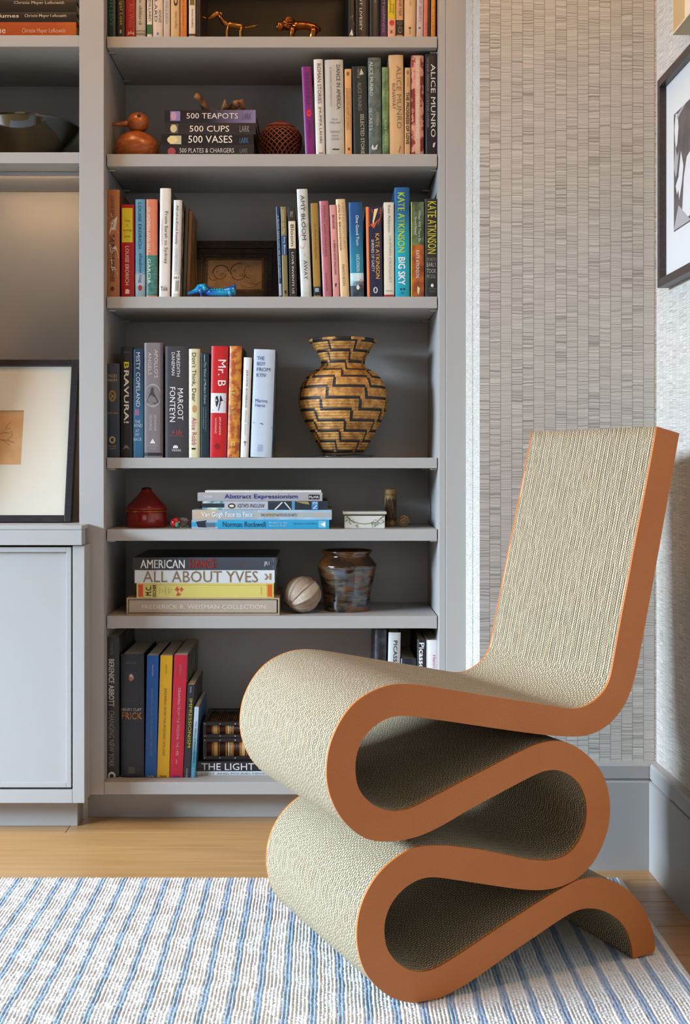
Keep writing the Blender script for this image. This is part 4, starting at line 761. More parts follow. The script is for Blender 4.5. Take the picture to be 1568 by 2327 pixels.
# ---- bottom shelf
g8 = 'books on the bottom shelf'
LB = [
 (238.5, 270.5, 0, 1448, mottle('#201c1a', '#2a2623', 40), 'tall black brown book with white condensed capitals, leftmost on the bottom shelf', [('t', 'BERENICE ABBOTT', '#cfcac0', 1498, 1606, .26, .66, .03), ('t', 'CHANGING NEW YORK', '#8c877c', 1615, 1743, .26, .66), ('t', 'YOCHELSON', '#6c675e', 1460, 1488, .38, .58), ('O', '#d4cfc4', 1754, 1772, .22, .75), ('O', '#201c1a', 1759, 1776, .34, .63), ('h', 'THE NEW PRESS', '#7c776e', 1766, 1769, .18, .8)], dict(side=mottle('#1c1918', '#55524c', 50, .5, .6), D=.22)),
 (274.5, 327, 0, 1487, '#1f2026', 'thick navy black book with a portrait and gold name, bottom shelf', [('h', 'SANGER', '#5c5c60', 1505, 1509, .2, .68), ('B', '#3a3430', 1529, 1593, .22, .73), ('B', '#26262c', 1530, 1592, .235, .715), ('O', '#a86c4c', 1534, 1548, .35, .53), ('P', '#b9b4a8', [(.35, 1536), (.45, 1531), (.54, 1536), (.56, 1546), (.5, 1540), (.4, 1538)]), ('h', 'HENRY CLAY', '#c9c8c4', 1609.5, 1616, .02, .9, .02), ('h', 'FRICK', '#b87c34', 1619, 1635, .04, .92, .02), ('B', '#3c4250', 1640, 1641, .05, .9), ('B', '#4a4c44', 1743, 1758, .32, .62)], dict(D=.2, side='#14141a')),
 (329, 355.6, 5, 1489.6, '#0f56a8', 'bright blue book from the set of three drawing books, bottom shelf', [('t', 'HAUPTMAN', '#a8c0dc', 1511, 1537, .44, .58), ('t', 'DRAWING FROM THE MODERN 1880-1945', '#66809c', 1565, 1718, .4, .6, .0), ('h', 'MoMA', '#d4c07c', 1762, 1767, .2, .8, .04)], dict(D=.21, hard=False, side='#0c2c5c')),
 (356.4, 384.4, 8, 1490.5, '#d9a80c', 'yellow book from the set of three drawing books, bottom shelf', [('t', 'KANTOR', '#8c7010', 1511, 1532, .44, .58), ('t', 'DRAWING FROM THE MODERN 1975-2005', '#6c5c1c', 1565, 1718, .4, .6, .0), ('h', 'MoMA', '#7c5c1c', 1762, 1767, .25, .8, .04)], dict(D=.21, hard=False, side='#b06c14')),
 (385.2, 415.5, 10.5, 1489, '#bd1834', 'crimson book from the set of three drawing books, bottom shelf', [('t', 'GARRELS', '#e4b4bc', 1511, 1532, .44, .58, .01), ('t', 'DRAWING FROM THE MODERN 1945-1975', '#ecc8cc', 1564, 1718, .4, .6, .01), ('h', '2', '#e0a070', 1727, 1735, .4, .55), ('h', 'MoMA', '#54408c', 1762, 1767, .25, .8, .04)], dict(D=.24, hard=False, side=mottle('#6c6648', '#16150e', 35, .46, .54, stretch=(1, 1, .5)))),
 (416.5, 432.4, 9.5, 1556.5, '#26262c', 'black book with a yellow title beside the crimson one, bottom shelf', [('t', 'POOL', '#c9c8c4', 1561, 1575, .4, .6), ('t', 'IMPRESSIONISM', '#c9bc24', 1588, 1699, .36, .82, .02), ('t', 'OXFORD', '#b0aea8', 1747, 1770, .35, .6)], dict(D=.19, hard=False, side='#3c3a34', bulge=.0003)),
 (433.2, 443.6, 8.5, 1607, gradm('#3c8498', '#b4c8d8', .05, .12), 'thin pale blue book leaning at the right of the bottom left run', [('t', 'The ABCs of Riverside Park', '#20304c', 1639, 1735, .35, .7, .01), ('t', 'ZINN', '#a8c4cc', 1744, 1768, .35, .6)], dict(D=.18, hard=False, side='#44688c', bulge=.0003)),
]
for a in LB: vbook('deck', *a[:6], pr=a[6], group=g8, **a[7])
z = DECKT
_, z = hbook(446, 700, 1752.7, 1770, '#c4ccd0', 'white book with hand drawn capitals lying under the dark one, bottom shelf', [('h', 'LOST AND FOUND NEW YORK', '#7c8288', .3, .75, 459, 640, .0)], zb=z, group=g8, D=.2, Y=2.72, bulge=.0004, T=ZZ(1753, 2.72)-z, hard=False)
_, z = hbook(447, 700, 1731, 1752.7, '#242024', 'dark book with large thin white capitals lying under the quill box', [('h', 'THE LIGHT OF LATIN', '#dcdcdc', .14, .88, 458, 690, -.01)], zb=z, group=g8, D=.2, Y=2.72, T=ZZ(1731.5, 2.72)-z)
ZQ = z
RB = [
 (848, 874, 5, 1431, mottle('#16151a', '#34343c', 50), 'dark glossy book with faint pattern, left end of the bottom right run', [], dict(D=.22)),
 (875, 903, 8, 1438, '#bcc0bc', 'pale grey book with black capitals down the spine, bottom right run', [('t', 'PICASSO', '#1a1a1a', 1456, 1518, .42, .74, .02)], dict(D=.22, side='#34342f')),
 (907, 943, 4, 1497, '#1a2030', 'short wide navy book between the two painter books, bottom right run', [('B', '#c9ccd0', 1498, 1560, .02, .05)], dict(D=.2)),
 (947, 966, 2, 1454, '#14161e', 'black book with bold white lettering, bottom right run', [('t', 'Picasso', '#e4e4e0', 1461, 1521, .18, .82, .05)], dict(D=.23, side='#3c3812')),
 (968, 998, 1, 1455, '#dcd8da', 'white book with a thin red name, right end of the bottom shelf', [('t', 'Henri Matisse', '#b0405c', 1489, 1560, .48, .7), ('B', '#b9b6b6', 1455, 1700, 0, .08)], dict(D=.24)),
]
for a in RB: vbook('deck', *a[:6], pr=a[6], group=g8, **a[7])
# ---- left shelving, lying stack
g9 = 'perfume books stacked on the upper left shelf'
z = LS['l1']; s = YP
_, z = hbook(-60, 173, 50, 80, gradm('#9c4410', '#b85c14', .18, .24, 0), 'orange book, lowest of the stack on the upper left shelf', [('h', 'unique', '#d9cbb8', .3, .75, -42, 13), ('h', 'Christie Mayer Lefkowith', '#d0a888', .35, .68, 50, 149)], zb=z, group=g9, D=.2, T=ZZ(50.5, YP)-z)
_, z = hbook(-60, 174, 28, 50, '#1c1611', 'black book, middle of the stack on the upper left shelf', [('h', 'perfumes', '#e0d4c0', .18, .68, -32, 43, .03), ('h', 'Christie Mayer Lefkowith', '#dcd0bc', .2, .62, 56, 151, .01)], zb=z, group=g9, D=.2, T=ZZ(28, YP)-z)
_, z = hbook(-60, 173.5, 0, 28, '#1a130e', 'black book, third from below in the stack on the upper left shelf', [('h', 'Christie Mayer Lefkowith', '#cfc0a8', .08, .42, 32, 146, .01)], zb=z, group=g9, D=.2, T=ZZ(.5, YP)-z)
# ================================================ OBJECTS ON THE SHELVES
BRASS = pm('#a9763a', .32, 1.0, .1, scale=40)
def px2(Y): return Y/F
# ---- brass long-snouted figure (head raised, tail out)
def brass_goat():
    Y = 2.74; s = Y/F; zb = SH['s1']+.0003; base = VY-(zb-H)/s
    root = tag(empty('brass_figurine', (XX(534, Y), Y, zb)), 'slender brass animal figurine with curved horns and raised tail, top visible shelf', 'figurine')
    g = lambda x, y: ((x-534)*s, (y)*s)       # x px, height px above shelf
    hh = base-83
    def q(x, y, d=0.0): return ((x-534)*s, d, (base-y)*s)
    bm = bmesh.new()
    tube(bm, [q(514, 60), q(522, 57), q(534, 58), q(548, 61), q(554, 65)], [.004, .0078, .0075, .0072, .004], 12)
    tube(bm, [q(518, 58), q(509, 51), q(501, 41), q(497, 33)], [.007, .0055, .0045, .0045], 10)
    bmo('body', bm, BRASS, root, True)
    bm = bmesh.new(); tube(bm, [q(500, 32), q(494, 30), q(484, 37), q(474, 42), q(468, 43)], [.004, .007, .0058, .0045, .002], 10); bmo('head', bm, BRASS, root, True)
    bm = bmesh.new(); tube(bm, [q(470, 42), q(463, 40), q(456, 36), q(452, 32)], [.0022, .0022, .0018, .001], 8); bmo('tusk', bm, BRASS, root, True)
    for d in (-.006, .006):
        bm = bmesh.new(); tube(bm, [q(498, 28, d*.6), q(502, 34, d), q(505, 36, d*1.3)], [.002, .0045, .002], 8, flat=.5); bmo('ear', bm, BRASS, root, True)
        for x in (518, 549):
            bm = bmesh.new(); tube(bm, [q(x, 62, d), q(x-1, 74, d), (q(x-1, 80, d)[0], d, .0005)], [.0042, .0036, .0032], 8); bmo('leg', bm, BRASS, root, True)
    bm = bmesh.new(); tube(bm, [q(553, 63), q(562, 63), q(575, 60), q(587, 57)], [.0022, .002, .003, .0018], 8); bmo('tail', bm, BRASS, root, True)
brass_goat()
def brass_lion():
    Y = 2.74; s = Y/F; zb = SH['s1']+.0003; base = VY-(zb-H)/s
    root = tag(empty('brass_figurine', (XX(680, Y), Y, zb)), 'stocky brass lion figurine with wiry curled mane, right of the slender one', 'figurine')
    LB_ = pm('#9a5c2c', .3, 1.0, .15, scale=60)
    def q(x, y, d=0.0): return ((x-680)*s, d, (base-y)*s)
    bm = bmesh.new(); tube(bm, [q(665, 60), q(680, 58), q(697, 58), q(712, 62), q(722, 68), q(725, 72)], [.010, .010, .0085, .009, .008, .004], 14); bmo('body', bm, LB_, root, True)
    bm = bmesh.new(); ball(bm, q(637, 62, -.006), .0105, .85, .9, 1.15); ball(bm, q(632, 66, -.01), .005, 1, 1, .8); bmo('head', bm, LB_, root, True)
    for d in (-.008, .008):
        bm = bmesh.new(); tube(bm, [q(665, 64, d), q(663, 74, d), (q(662, 80)[0], d, .0005)], [.008, .0062, .007], 10); bmo('leg', bm, LB_, root, True)
        bm = bmesh.new(); tube(bm, [q(716, 66, d), q(712, 74, d), (q(708, 80)[0], d, .0005)], [.0085, .0075, .009], 10); bmo('leg', bm, LB_, root, True)
    for k in range(9):
        a = k*.42-1.1; bm = bmesh.new()
        c = q(650, 58, -.004)
        tube(bm, [(c[0]-.006, c[1]-.006, c[2]+.004*math.sin(a*2)), (c[0]+.006+.010*math.cos(a)*.6, c[1]-.012+.010*abs(math.sin(a)), c[2]+.014*math.sin(a)+.004), (c[0]+.020, c[1]+.002, c[2]+.010*math.sin(a))], [.0014, .0021, .0012], 8)
        bmo('mane_curl', bm, LB_, root, True)
    bm = bmesh.new(); ball(bm, q(652, 56), .0155, 1, .8, .85); bmo('mane', bm, pm('#5c2c16', .45, .8), root, True)
    bm = bmesh.new(); tube(bm, [q(693, 57, -.012), q(705, 64, -.012), q(718, 71, -.010), q(728, 72, -.006), q(727, 65, -.002)], .0016, 8); bmo('tail', bm, LB_, root, True)
brass_lion()
# ---- wooden bird
def wood(name, c1, c2, rough=.4, coat=.3, ax=0, sc=18):
    t = NT(name); X = t.xyz(); v = [t.math('MULTIPLY', X[i], 1.0 if i == ax else 5.0) for i in range(3)]
    n = t.noise(t.comb(*v), sc, 4); t.color(t.mix(t.ramp(n, .35, .65), lin(c1), lin(c2))); t.set(Roughness=rough, Coat_Weight=coat, Coat_Roughness=.25); return t.m
TEAK = wood('oiled_teak', '#8c4a20', '#b9682e', .35, .3, sc=30)
def bird():
    Y = 2.765; s = Y/F; zb = SH['s2']+.0003; base = VY-(zb-H)/s
    root = tag(empty('wooden_bird', (XX(311, Y), Y, zb)), 'turned teak bird with round head and long pointed beak, left end of the second shelf', 'figurine')
    def q(x, y, d=0.0): return ((x-311)*s, d, (base-y)*s)
    hb = (base-298)*s; bm = bmesh.new(); ball(bm, (0, 0, 0), 1, u=40, v=24)
    for v in bm.verts:
        x, y, z_ = v.co; zz = z_; r = 1.0
        taper = 1-.10*x*(1 if z_ > 0 else 0)
        v.co = Vector((x*.0505, y*.040, hb*.46+z_*hb*.54*(1-.18*max(0, x)*max(0, z_))+.000))
        if v.co.z < 0.0012: v.co.z = .0002
    bmo('body', bm, TEAK, root, True)
    bm = bmesh.new(); c = q(314, 279); ball(bm, (c[0], 0, c[2]), .0245, 1.0, .92, .96, 32, 20); bmo('head', bm, TEAK, root, True)
    bm = bmesh.new(); tube(bm, [q(296, 280), q(280, 281.5), q(262, 282.5), q(243, 284)], [.0078, .0062, .0042, .0014], 16); bmo('beak', bm, TEAK, root, True)
    for sg in (-1, 1):
        bm = bmesh.new(); e = q(318.5, 269); ball(bm, (e[0], sg*.0195, e[2]), .0045, 1, .5, 1, 14, 8); bmo('eye', bm, pm('#2a140a', .3), root, True)
    bm = bmesh.new(); tube(bm, [q(316, 292, 0), q(316, 297, 0)], [.014, .014], 20); bmo('neck', bm, pm('#3c1c0c', .5), root, True)
bird()
# ---- antler fork on the stack
def branch():
    Y = 2.735; s = Y/F; zb = ZT2+.0004
    root = tag(empty('driftwood', (XX(480, Y), Y, zb)), 'knobbly brown piece of driftwood lying on the stacked black books', 'ornament')
    M = mottle('#2e1c10', '#8a5c2c', 60, .4, .6, .6)
    b0 = VY-(zb-H)/s
    def q(x, h, d=0.0): return ((x-480)*s, d, (h+(10 if h > 12 else 1))*s)
    bm = bmesh.new(); tube(bm, [q(474, 8, .01), q(468, 11, .01), q(458, 20, .005), q(450, 29, 0), q(444, 33, 0)], [.006, .0085, .0075, .008, .007], 10); bmo('limb', bm, M, root, True)
    bm = bmesh.new(); tube(bm, [q(466, 8, .01), q(490, 6, .012), q(512, 8, .01), q(524, 10, .01)], [.005, .0055, .007, .006], 10); bmo('stem', bm, M, root, True)
    bm = bmesh.new(); tube(bm, [q(506, 7, .0), q(514, 14, -.004), q(520, 12, -.004)], [.006, .009, .006], 10); bmo('knot', bm, M, root, True)
    bm = bmesh.new(); tube(bm, [q(520, 9, .008), q(536, 14, .006), q(548, 17, .004), q(553, 12, .004)], [.006, .010, .010, .006], 10); bmo('limb', bm, M, root, True)
branch()
# ---- lidded pierced basket
def lidded_basket():
    Y = 2.775; s = Y/F; zb = SH['s2']+.0003; base = VY-(zb-H)/s; cx = 637.5
    root = tag(empty('lidded_basket', (XX(cx, Y), Y, zb)), 'small round reddish brown openwork pot with knobbed lid, beside the purple book', 'basket')
    h = lambda y: (base-y)*s
    prof = [(0.030, 0), (.038, h(352)), (.0465, h(335)), (.0485, h(322)), (.0465, h(308)), (.039, h(298)), (.0285, h(293))]
    RB_ = pm('#7a3a20', .45, 0, .15)
    lathe('inner_wall', [(r-.0035, z) for r, z in prof], pm('#1c0d07', .8), root, 40)
    pts = catmull([(r, z) for r, z in prof], 6); n = len(pts)
    bm = bmesh.new(); N = 22
    for sg in (1, -1):
        for k in range(N):
            path = []
            for i in range(0, n, 2):
                r, z_ = pts[i]; a = 2*math.pi*k/N+sg*i*.055; path.append((r*math.cos(a), r*math.sin(a), z_))
            tube(bm, path, .0016, 5)
    o = bmo('lattice', bm, RB_, root, True); o['kind'] = 'stuff'
    lathe('rim', [(.029, h(294)), (.033, h(292.5)), (.0335, h(289.5)), (.030, h(288))], RB_, root, 40)
    lathe('lid', [(.0305, h(289)), (.027, h(285)), (.016, h(283.2)), (.006, h(282.5)), (.001, h(282.4))], pm('#8a4424', .45), root, 40)
    lathe('knob', [(.003, h(283)), (.0035, h(281)), (.0068, h(278.5)), (.0068, h(276.5)), (.003, h(275))], RB_, root, 20)
lidded_basket()
# ---- small framed sketch leaning on the third shelf
def small_frame():
    Y = 2.862; s = Y/F; zb = SH['s3']+.0008
    wI = (645-438)*2.88/F; hI = .163; tilt = R(-13)
    root = tag(empty('picture_frame', (XX(428, Y), Y, zb+.001), (tilt, 0, 0)), 'small dark wood frame with stepped moulding, leaning behind the blue animal', 'picture')
    DW = wood('dark_walnut', '#1c100a', '#3c2414', .35, .3, sc=60); DW2 = wood('walnut_inner', '#4a3018', '#6c4a28', .4, .3, sc=60)
    def ring(name, o, t, y0, y1, mat):
        bm = bmesh.new(); 
        for q in ((o, o+t, o, hI-o), (wI-o-t, wI-o, o, hI-o), (o+t, wI-o-t, o, o+t), (o+t, wI-o-t, hI-o-t, hI-o)): box_bm(bm, q[0], q[1], y0, y1, q[2], q[3], .0007)
        bmo(name, bm, mat, root)
    ring('outer_moulding', 0, .018, -.006, .012, DW); ring('middle_moulding', .0182, .012, -.002, .012, DW); ring('inner_moulding', .0304, .008, .001, .012, DW); ring('slip', .0386, .0055, .004, .012, DW2)
    box('backing', .001, wI-.001, .0122, .014, .001, hI-.001, pm('#2a1c12', .9), root)
    x0, x1, z0, z1 = .0442, wI-.0442, .0442, hI-.0442
    box('sketch_paper', x0, x1, .0072, .0085, z0, z1, mottle('#a8845c', '#b9966c', 40), root)
    f = Flat(); ww = x1-x0; hh = z1-z0
    def arc(cx, cz, rx, rz, a0, a1, th):
        n = 14; P_ = [(x0+ww*(cx+rx*math.cos(a0+(a1-a0)*i/n)), z0+hh*(cz+rz*math.sin(a0+(a1-a0)*i/n))) for i in range(n+1)]
        P2 = [(x0+ww*(cx+(rx-th)*math.cos(a0+(a1-a0)*i/n)), z0+hh*(cz+(rz-th*1.6)*math.sin(a0+(a1-a0)*i/n))) for i in range(n, -1, -1)]
        f.poly(pm('#5c3c22', .8), P_+P2, .0069)
    arc(.24, .58, .16, .26, .1, 3.3, .022); arc(.22, .56, .12, .22, 3.4, 6.1, .012); arc(.58, .62, .17, .28, 1.2, 3.6, .018); arc(.56, .55, .14, .24, 3.6, 6.0, .016)
    arc(.75, .6, .08, .22, 1.0, 5.0, .01); arc(.27, .52, .03, .04, 0, 5, .01); arc(.62, .5, .04, .05, 3, 8, .012); arc(.17, .6, .02, .03, 0, 5, .01); arc(.5, .64, .03, .04, 0, 5, .01)
    arc(.86, .35, .16, .18, 3.6, 6.0, .008); arc(.76, .2, .16, .14, 3.3, 6.2, .008); arc(.1, .4, .07, .1, 3.0, 6, .012)
    f.build('sketch_lines', root)
small_frame()
# ---- blue ceramic animal
def blue_dog():
    Y = 2.715; s = Y/F; zb = SH['s3']+.0003; base = VY-(zb-H)/s
    root = tag(empty('ceramic_animal', (XX(480, Y), Y, zb)), 'glossy turquoise and cobalt ceramic animal lying low with a long snout', 'figurine')
    GL = NT('blue_glaze'); n = GL.noise(GL.coord(), 45, 3); GL.color(GL.mix(GL.ramp(n, .42, .6), lin('#0a50b0'), lin('#1a9cc4'))); GL.set(Roughness=.12, Coat_Weight=.6); GL = GL.m
    TQ = pm('#1c9cb0', .15, 0, .2)
    def q(x, y, d=0.0): return ((x-480)*s, d, (base-y)*s)
    bm = bmesh.new(); tube(bm, [q(426, 668), q(430, 666.5), q(438, 664.5), q(447, 661), q(453, 656.5), q(462, 656), q(473, 663)], [.0022, .0042, .0052, .0068, .0108, .0125, .0095], 16); bmo('head', bm, GL, root, True)
    bm = bmesh.new(); tube(bm, [q(470, 662), q(485, 664), q(505, 664.5), q(520, 662.5), q(532, 660), q(535, 659)], [.0098, .0092, .0092, .0098, .0115, .009], 18); bmo('body', bm, GL, root, True)
    bm = bmesh.new(); tube(bm, [q(532, 655), q(533, 649), q(532.5, 644.5)], [.005, .003, .0016], 10); bmo('tail', bm, GL, root, True)
    for x, h in ((458, 656), (524, 661)):
        for d in (-.008, .008):
            bm = bmesh.new(); tube(bm, [q(x-3, h, d), q(x, h+8, d*1.15), (q(x+.5, 0)[0], d*1.15, .003)], [.0045, .0038, .0032], 10); bmo('leg', bm, GL, root, True)
    for d in (-.0105, .0105):
        bm = bmesh.new(); tube(bm, [q(462, 650, d), q(466, 656, d*1.12), q(468, 662, d*1.1)], [.002, .0042, .003], 10, flat=.6); bmo('ear', bm, TQ, root, True)
    for k in range(8):
        bm = bmesh.new(); c = q(476+k*6.2, 658.6+.2*k, -.0052)
        g = bmesh.ops.create_cone(bm, segments=14, radius1=.0026, radius2=.0024, depth=.0012, cap_ends=True)
        bmesh.ops.rotate(bm, verts=bm.verts, cent=(0, 0, 0), matrix=Matrix.Rotation(R(50), 3, 'X')); bmesh.ops.translate(bm, verts=bm.verts, vec=(c[0], -.0076, c[2]))
        bmo('stamped_ring', bm, TQ, root, True)
blue_dog()
# ---- coiled basket vase
def coiled():
    Y = 2.80; s = Y/F; zs = SH['s4']; cx = 779.5
    st = tag(empty('display_stand', (XX(cx+2, Y), Y, zs+.0003)), 'thin clear acrylic stand under the coiled basket', 'stand')
    AC = NT('clear_acrylic'); AC.set(Roughness=.05, IOR=1.49, Transmission_Weight=1.0); AC.color((.95, .97, .97, 1))
    lathe('plate', [(.055, 0), (.071, .0), (.072, .003), (.071, .006), (.055, .006)], AC.m, st, 48)
    zb = zs+.0070; base = VY-(zb-H)/s
    root = tag(empty('coiled_basket', (XX(cx, Y), Y, zb)), 'large coiled straw basket vase with black stepped lines, fourth shelf', 'basket')
    cps = [(45, 1028), (52, 1018), (62, 1000), (73, 980), (85, 958), (94, 938), (99.5, 915), (98, 893), (91, 872), (78, 854), (62, 843), (50, 835), (48, 826), (51, 815), (57, 802), (65, 789), (74, 776)]
    P_ = catmull([(r*s, (base-y)*s) for r, y in cps], 8)
    L = [0]
    for i in range(1, len(P_)): L.append(L[-1]+float(np.linalg.norm(np.array(P_[i])-np.array(P_[i-1]))))
    nrow = 45; step = L[-1]/nrow
    def at(d):
        i = min(max(int(np.searchsorted(L, d))-1, 0), len(P_)-2); t = (d-L[i])/max(L[i+1]-L[i], 1e-9)
        p = np.array(P_[i])*(1-t)+np.array(P_[i+1])*t; g = np.array(P_[i+1])-np.array(P_[i]); g /= np.linalg.norm(g); return p, (g[1], -g[0])
    seg = 168; sub = 4; vs = []; fs = []; mi = []
    nr = nrow*sub
    for j in range(nr+1):
        p, nn = at(j*step/sub); o = .0019*abs(math.sin(math.pi*j/sub))
        for k in range(seg):
            a = 2*math.pi*k/seg; r = p[0]+nn[0]*o; z_ = p[1]+nn[1]*o
            r += .00035*math.sin(k*math.pi)*1.0 + (.0003 if (k+j//sub) % 2 else -.0003)
            vs.append((r*math.cos(a), r*math.sin(a), max(z_, 0.0)))
    per = 24; sh = 4.3
    for j in range(nr):
        row = nrow-1-j//sub; band, wi = divmod(row, 4)
        for k in range(seg):
            k2 = (k+1) % seg; fs.append((j*seg+k, j*seg+k2, (j+1)*seg+k2, (j+1)*seg+k))
            u = (k+band*0) % seg
            v_now = (40-sh*band) % per; blk = 0
            if wi == 0:      # horizontal line between vertical above and vertical below
                va = (40-sh*(band-1)); vb = (40-sh*band)
                ph = (k-va) % per
                if ph <= (vb-va) % per+1.0: blk = 1
            else:
                if (k-v_now) % per < 2: blk = 1
            mi.append(blk)
    t = NT('golden_straw_coils'); X = t.xyz(); n = t.noise(t.coord(), 70, 2); n2 = t.noise(t.coord(), 500, 1)
    t.color(t.mix(t.ramp(n, .35, .65), lin('#8f5c22'), lin('#c99246'))); t.set(Roughness=.55); t.bump(n2, .5, .002)
    t2 = NT('black_dyed_coils'); t2.color(lin('#191512')); t2.set(Roughness=.5); t2.bump(t2.noise(t2.coord(), 500, 1), .5, .002)
    mk('coil_wall', vs, fs, [t.m, t2.m], root, True, mi)
    lathe('inner_wall', [(max(r-.004, .01), max(z_, .002)) for r, z_ in [P_[i] for i in range(0, len(P_), 4)]], pm('#5c3c1c', .8), root, 40, closed=False)
    lathe('base', [(.046, .0), (.046, .003)], pm('#5c3c1c', .8), root, 40)
    # rim, alternately black and straw
    rr, rz = P_[-1]; bm = bmesh.new()
    bmr = [[], []]
    for i in range(14):
        a0, a1 = 2*math.pi*i/14, 2*math.pi*(i+1)/14; bm = bmesh.new()
        tube(bm, [(rr*math.cos(a0+(a1-a0)*k/6), rr*math.sin(a0+(a1-a0)*k/6), rz+.001) for k in range(7)], .0032, 8)
        bmo('rim_binding', bm, t.m if i % 2 else t2.m, root, True)
coiled()
# ---- fifth shelf
def red_pot():
    Y = 2.79; s = Y/F; zb = SH['s5']+.0003; base = VY-(zb-H)/s
    root = tag(empty('lidded_pot', (XX(333, Y), Y, zb)), 'deep red glazed pot with domed tapering lid, left end of the fifth shelf', 'pot')
    h = lambda y: (base-y)*s
    RG = NT('red_glaze'); n = RG.noise(RG.coord(), 20, 3); RG.color(RG.mix(n, lin('#6c0c08'), lin('#9c1810'))); RG.set(Roughness=.18, Coat_Weight=.4)
    OG = mottle('#8a3414', '#c0701c', 60)
    lathe('body', [(46*s, .0), (47*s, h(1196)), (47.5*s, h(1180)), (45.5*s, h(1165)), (44.5*s, h(1162))], RG.m, root)
    lathe('body_rim', [(45*s, h(1163)), (46.6*s, h(1162)), (46.6*s, h(1160)), (45*s, h(1159))], OG, root)
    lathe('lid', [(44.5*s, h(1159)), (46.8*s, h(1157)), (46.5*s, h(1154)), (41*s, h(1146)), (33*s, h(1138)), (24*s, h(1129)), (17*s, h(1121)), (12*s, h(1115)), (11.5*s, h(1112))], RG.m, root)
    lathe('lid_band', [(45*s, h(1155)), (47*s, h(1154.2)), (45*s, h(1153))], OG, root)
    lathe('knob', [(9*s, h(1113)), (12*s, h(1111)), (11*s, h(1109)), (5*s, h(1107)), (2*s, h(1106.8))], pm('#1a0c0a', .3), root, 24)
red_pot()
def paperweight():
    Y = 2.735; s = Y/F; zb = SH['s5']+.0003
    root = tag(empty('paperweight', (XX(408, Y), Y, zb)), 'small glass egg paperweight with red and green swirl, beside the red pot', 'paperweight')
    G = NT('clear_glass'); G.set(Roughness=.02, IOR=1.5, Transmission_Weight=1.0); G.color((.95, .96, .96, 1))
    bm = bmesh.new(); ball(bm, (.008, 0, .0121), .0122, 1.18, .95, .98, 32, 20); bmo('glass', bm, G.m, root, True)
    bm = bmesh.new(); ball(bm, (-.008, -.0, .0118), .0116, 1.1, .95, 1, 28, 16); bmo('red_core', bm, mottle('#8a0c12', '#c4282c', 90, .4, .6, .1), root, True)
    bm = bmesh.new(); ball(bm, (-.0045, -.0065, .0085), .0065, .7, .9, 1.1, 16, 10); bmo('green_swirl', bm, pm('#1c9c7c', .1), root, True)
paperweight()
def trinket():
    Y = 2.72; s = Y/F; zb = SH['s5']+.0003; base = VY-(zb-H)/s
    root = tag(empty('trinket_box', (XX(828.7, Y), Y, zb)), 'white enamel trinket box painted with green sprigs, fifth shelf', 'box')
    w_ = 46*s; hb = (base-1172)*s; W_ = pm('#cfcdc6', .2, 0, .03)
    box('body', -w_, w_, 0, .062, 0, hb, W_, root, .0015)
    box('hinge_band', -w_-.0006, w_+.0006, -.0006, .0626, hb+.0002, hb+.0028, pm('#6c5a44', .35, .8), root, .0006)
    bm = bmesh.new(); box_bm(bm, -w_-.004, w_+.004, -.003, .064, hb+.003, hb+.0095, .002); bmo('lid', bm, pm('#b9b4a8', .2, 0, .1), root)
    f = Flat(); G1, G2 = pm('#4c6a2c', .3), pm('#2c3c24', .3); rr = random.Random(5)
    for sgn in (-1, 1):
        f.poly(pm('#4a3a24', .4), [(sgn*w_*.92, hb*.92), (sgn*w_*.55, hb*.45), (sgn*w_*.25, hb*.38), (sgn*w_*.25, hb*.42), (sgn*w_*.56, hb*.5), (sgn*w_*.9, hb*.97)], -.0004)
        for k in range(42):
            t = rr.random(); x = sgn*w_*(.95-.62*t); z_ = hb*(.75-.42*t)+rr.uniform(-.3, .24)*hb; a = rr.uniform(0, 6.28); r = rr.uniform(.0009, .0019)
            f.poly(rr.choice((G1, G1, G2, pm('#7c9440', .3))), [(x+r*math.cos(a), z_+r*math.sin(a)), (x+.6*r*math.cos(a+2), z_+.6*r*math.sin(a+2)), (x-r*math.cos(a), z_-r*math.sin(a)), (x+.6*r*math.cos(a-1.2), z_+.6*r*math.sin(a-1.2))], -.0005-.00002*k)
    f.poly(pm('#5c7434', .4), [(-w_*.3, hb*.38), (0, hb*.33), (w_*.3, hb*.38), (w_*.3, hb*.43), (0, hb*.38), (-w_*.3, hb*.43)], -.00045)
    f.build('painted_sprigs', root)['kind'] = 'stuff'
trinket()
BONE = mottle('#6c4c28', '#a8844c', 80, .35, .65, .5, stretch=(1, 1, .3))
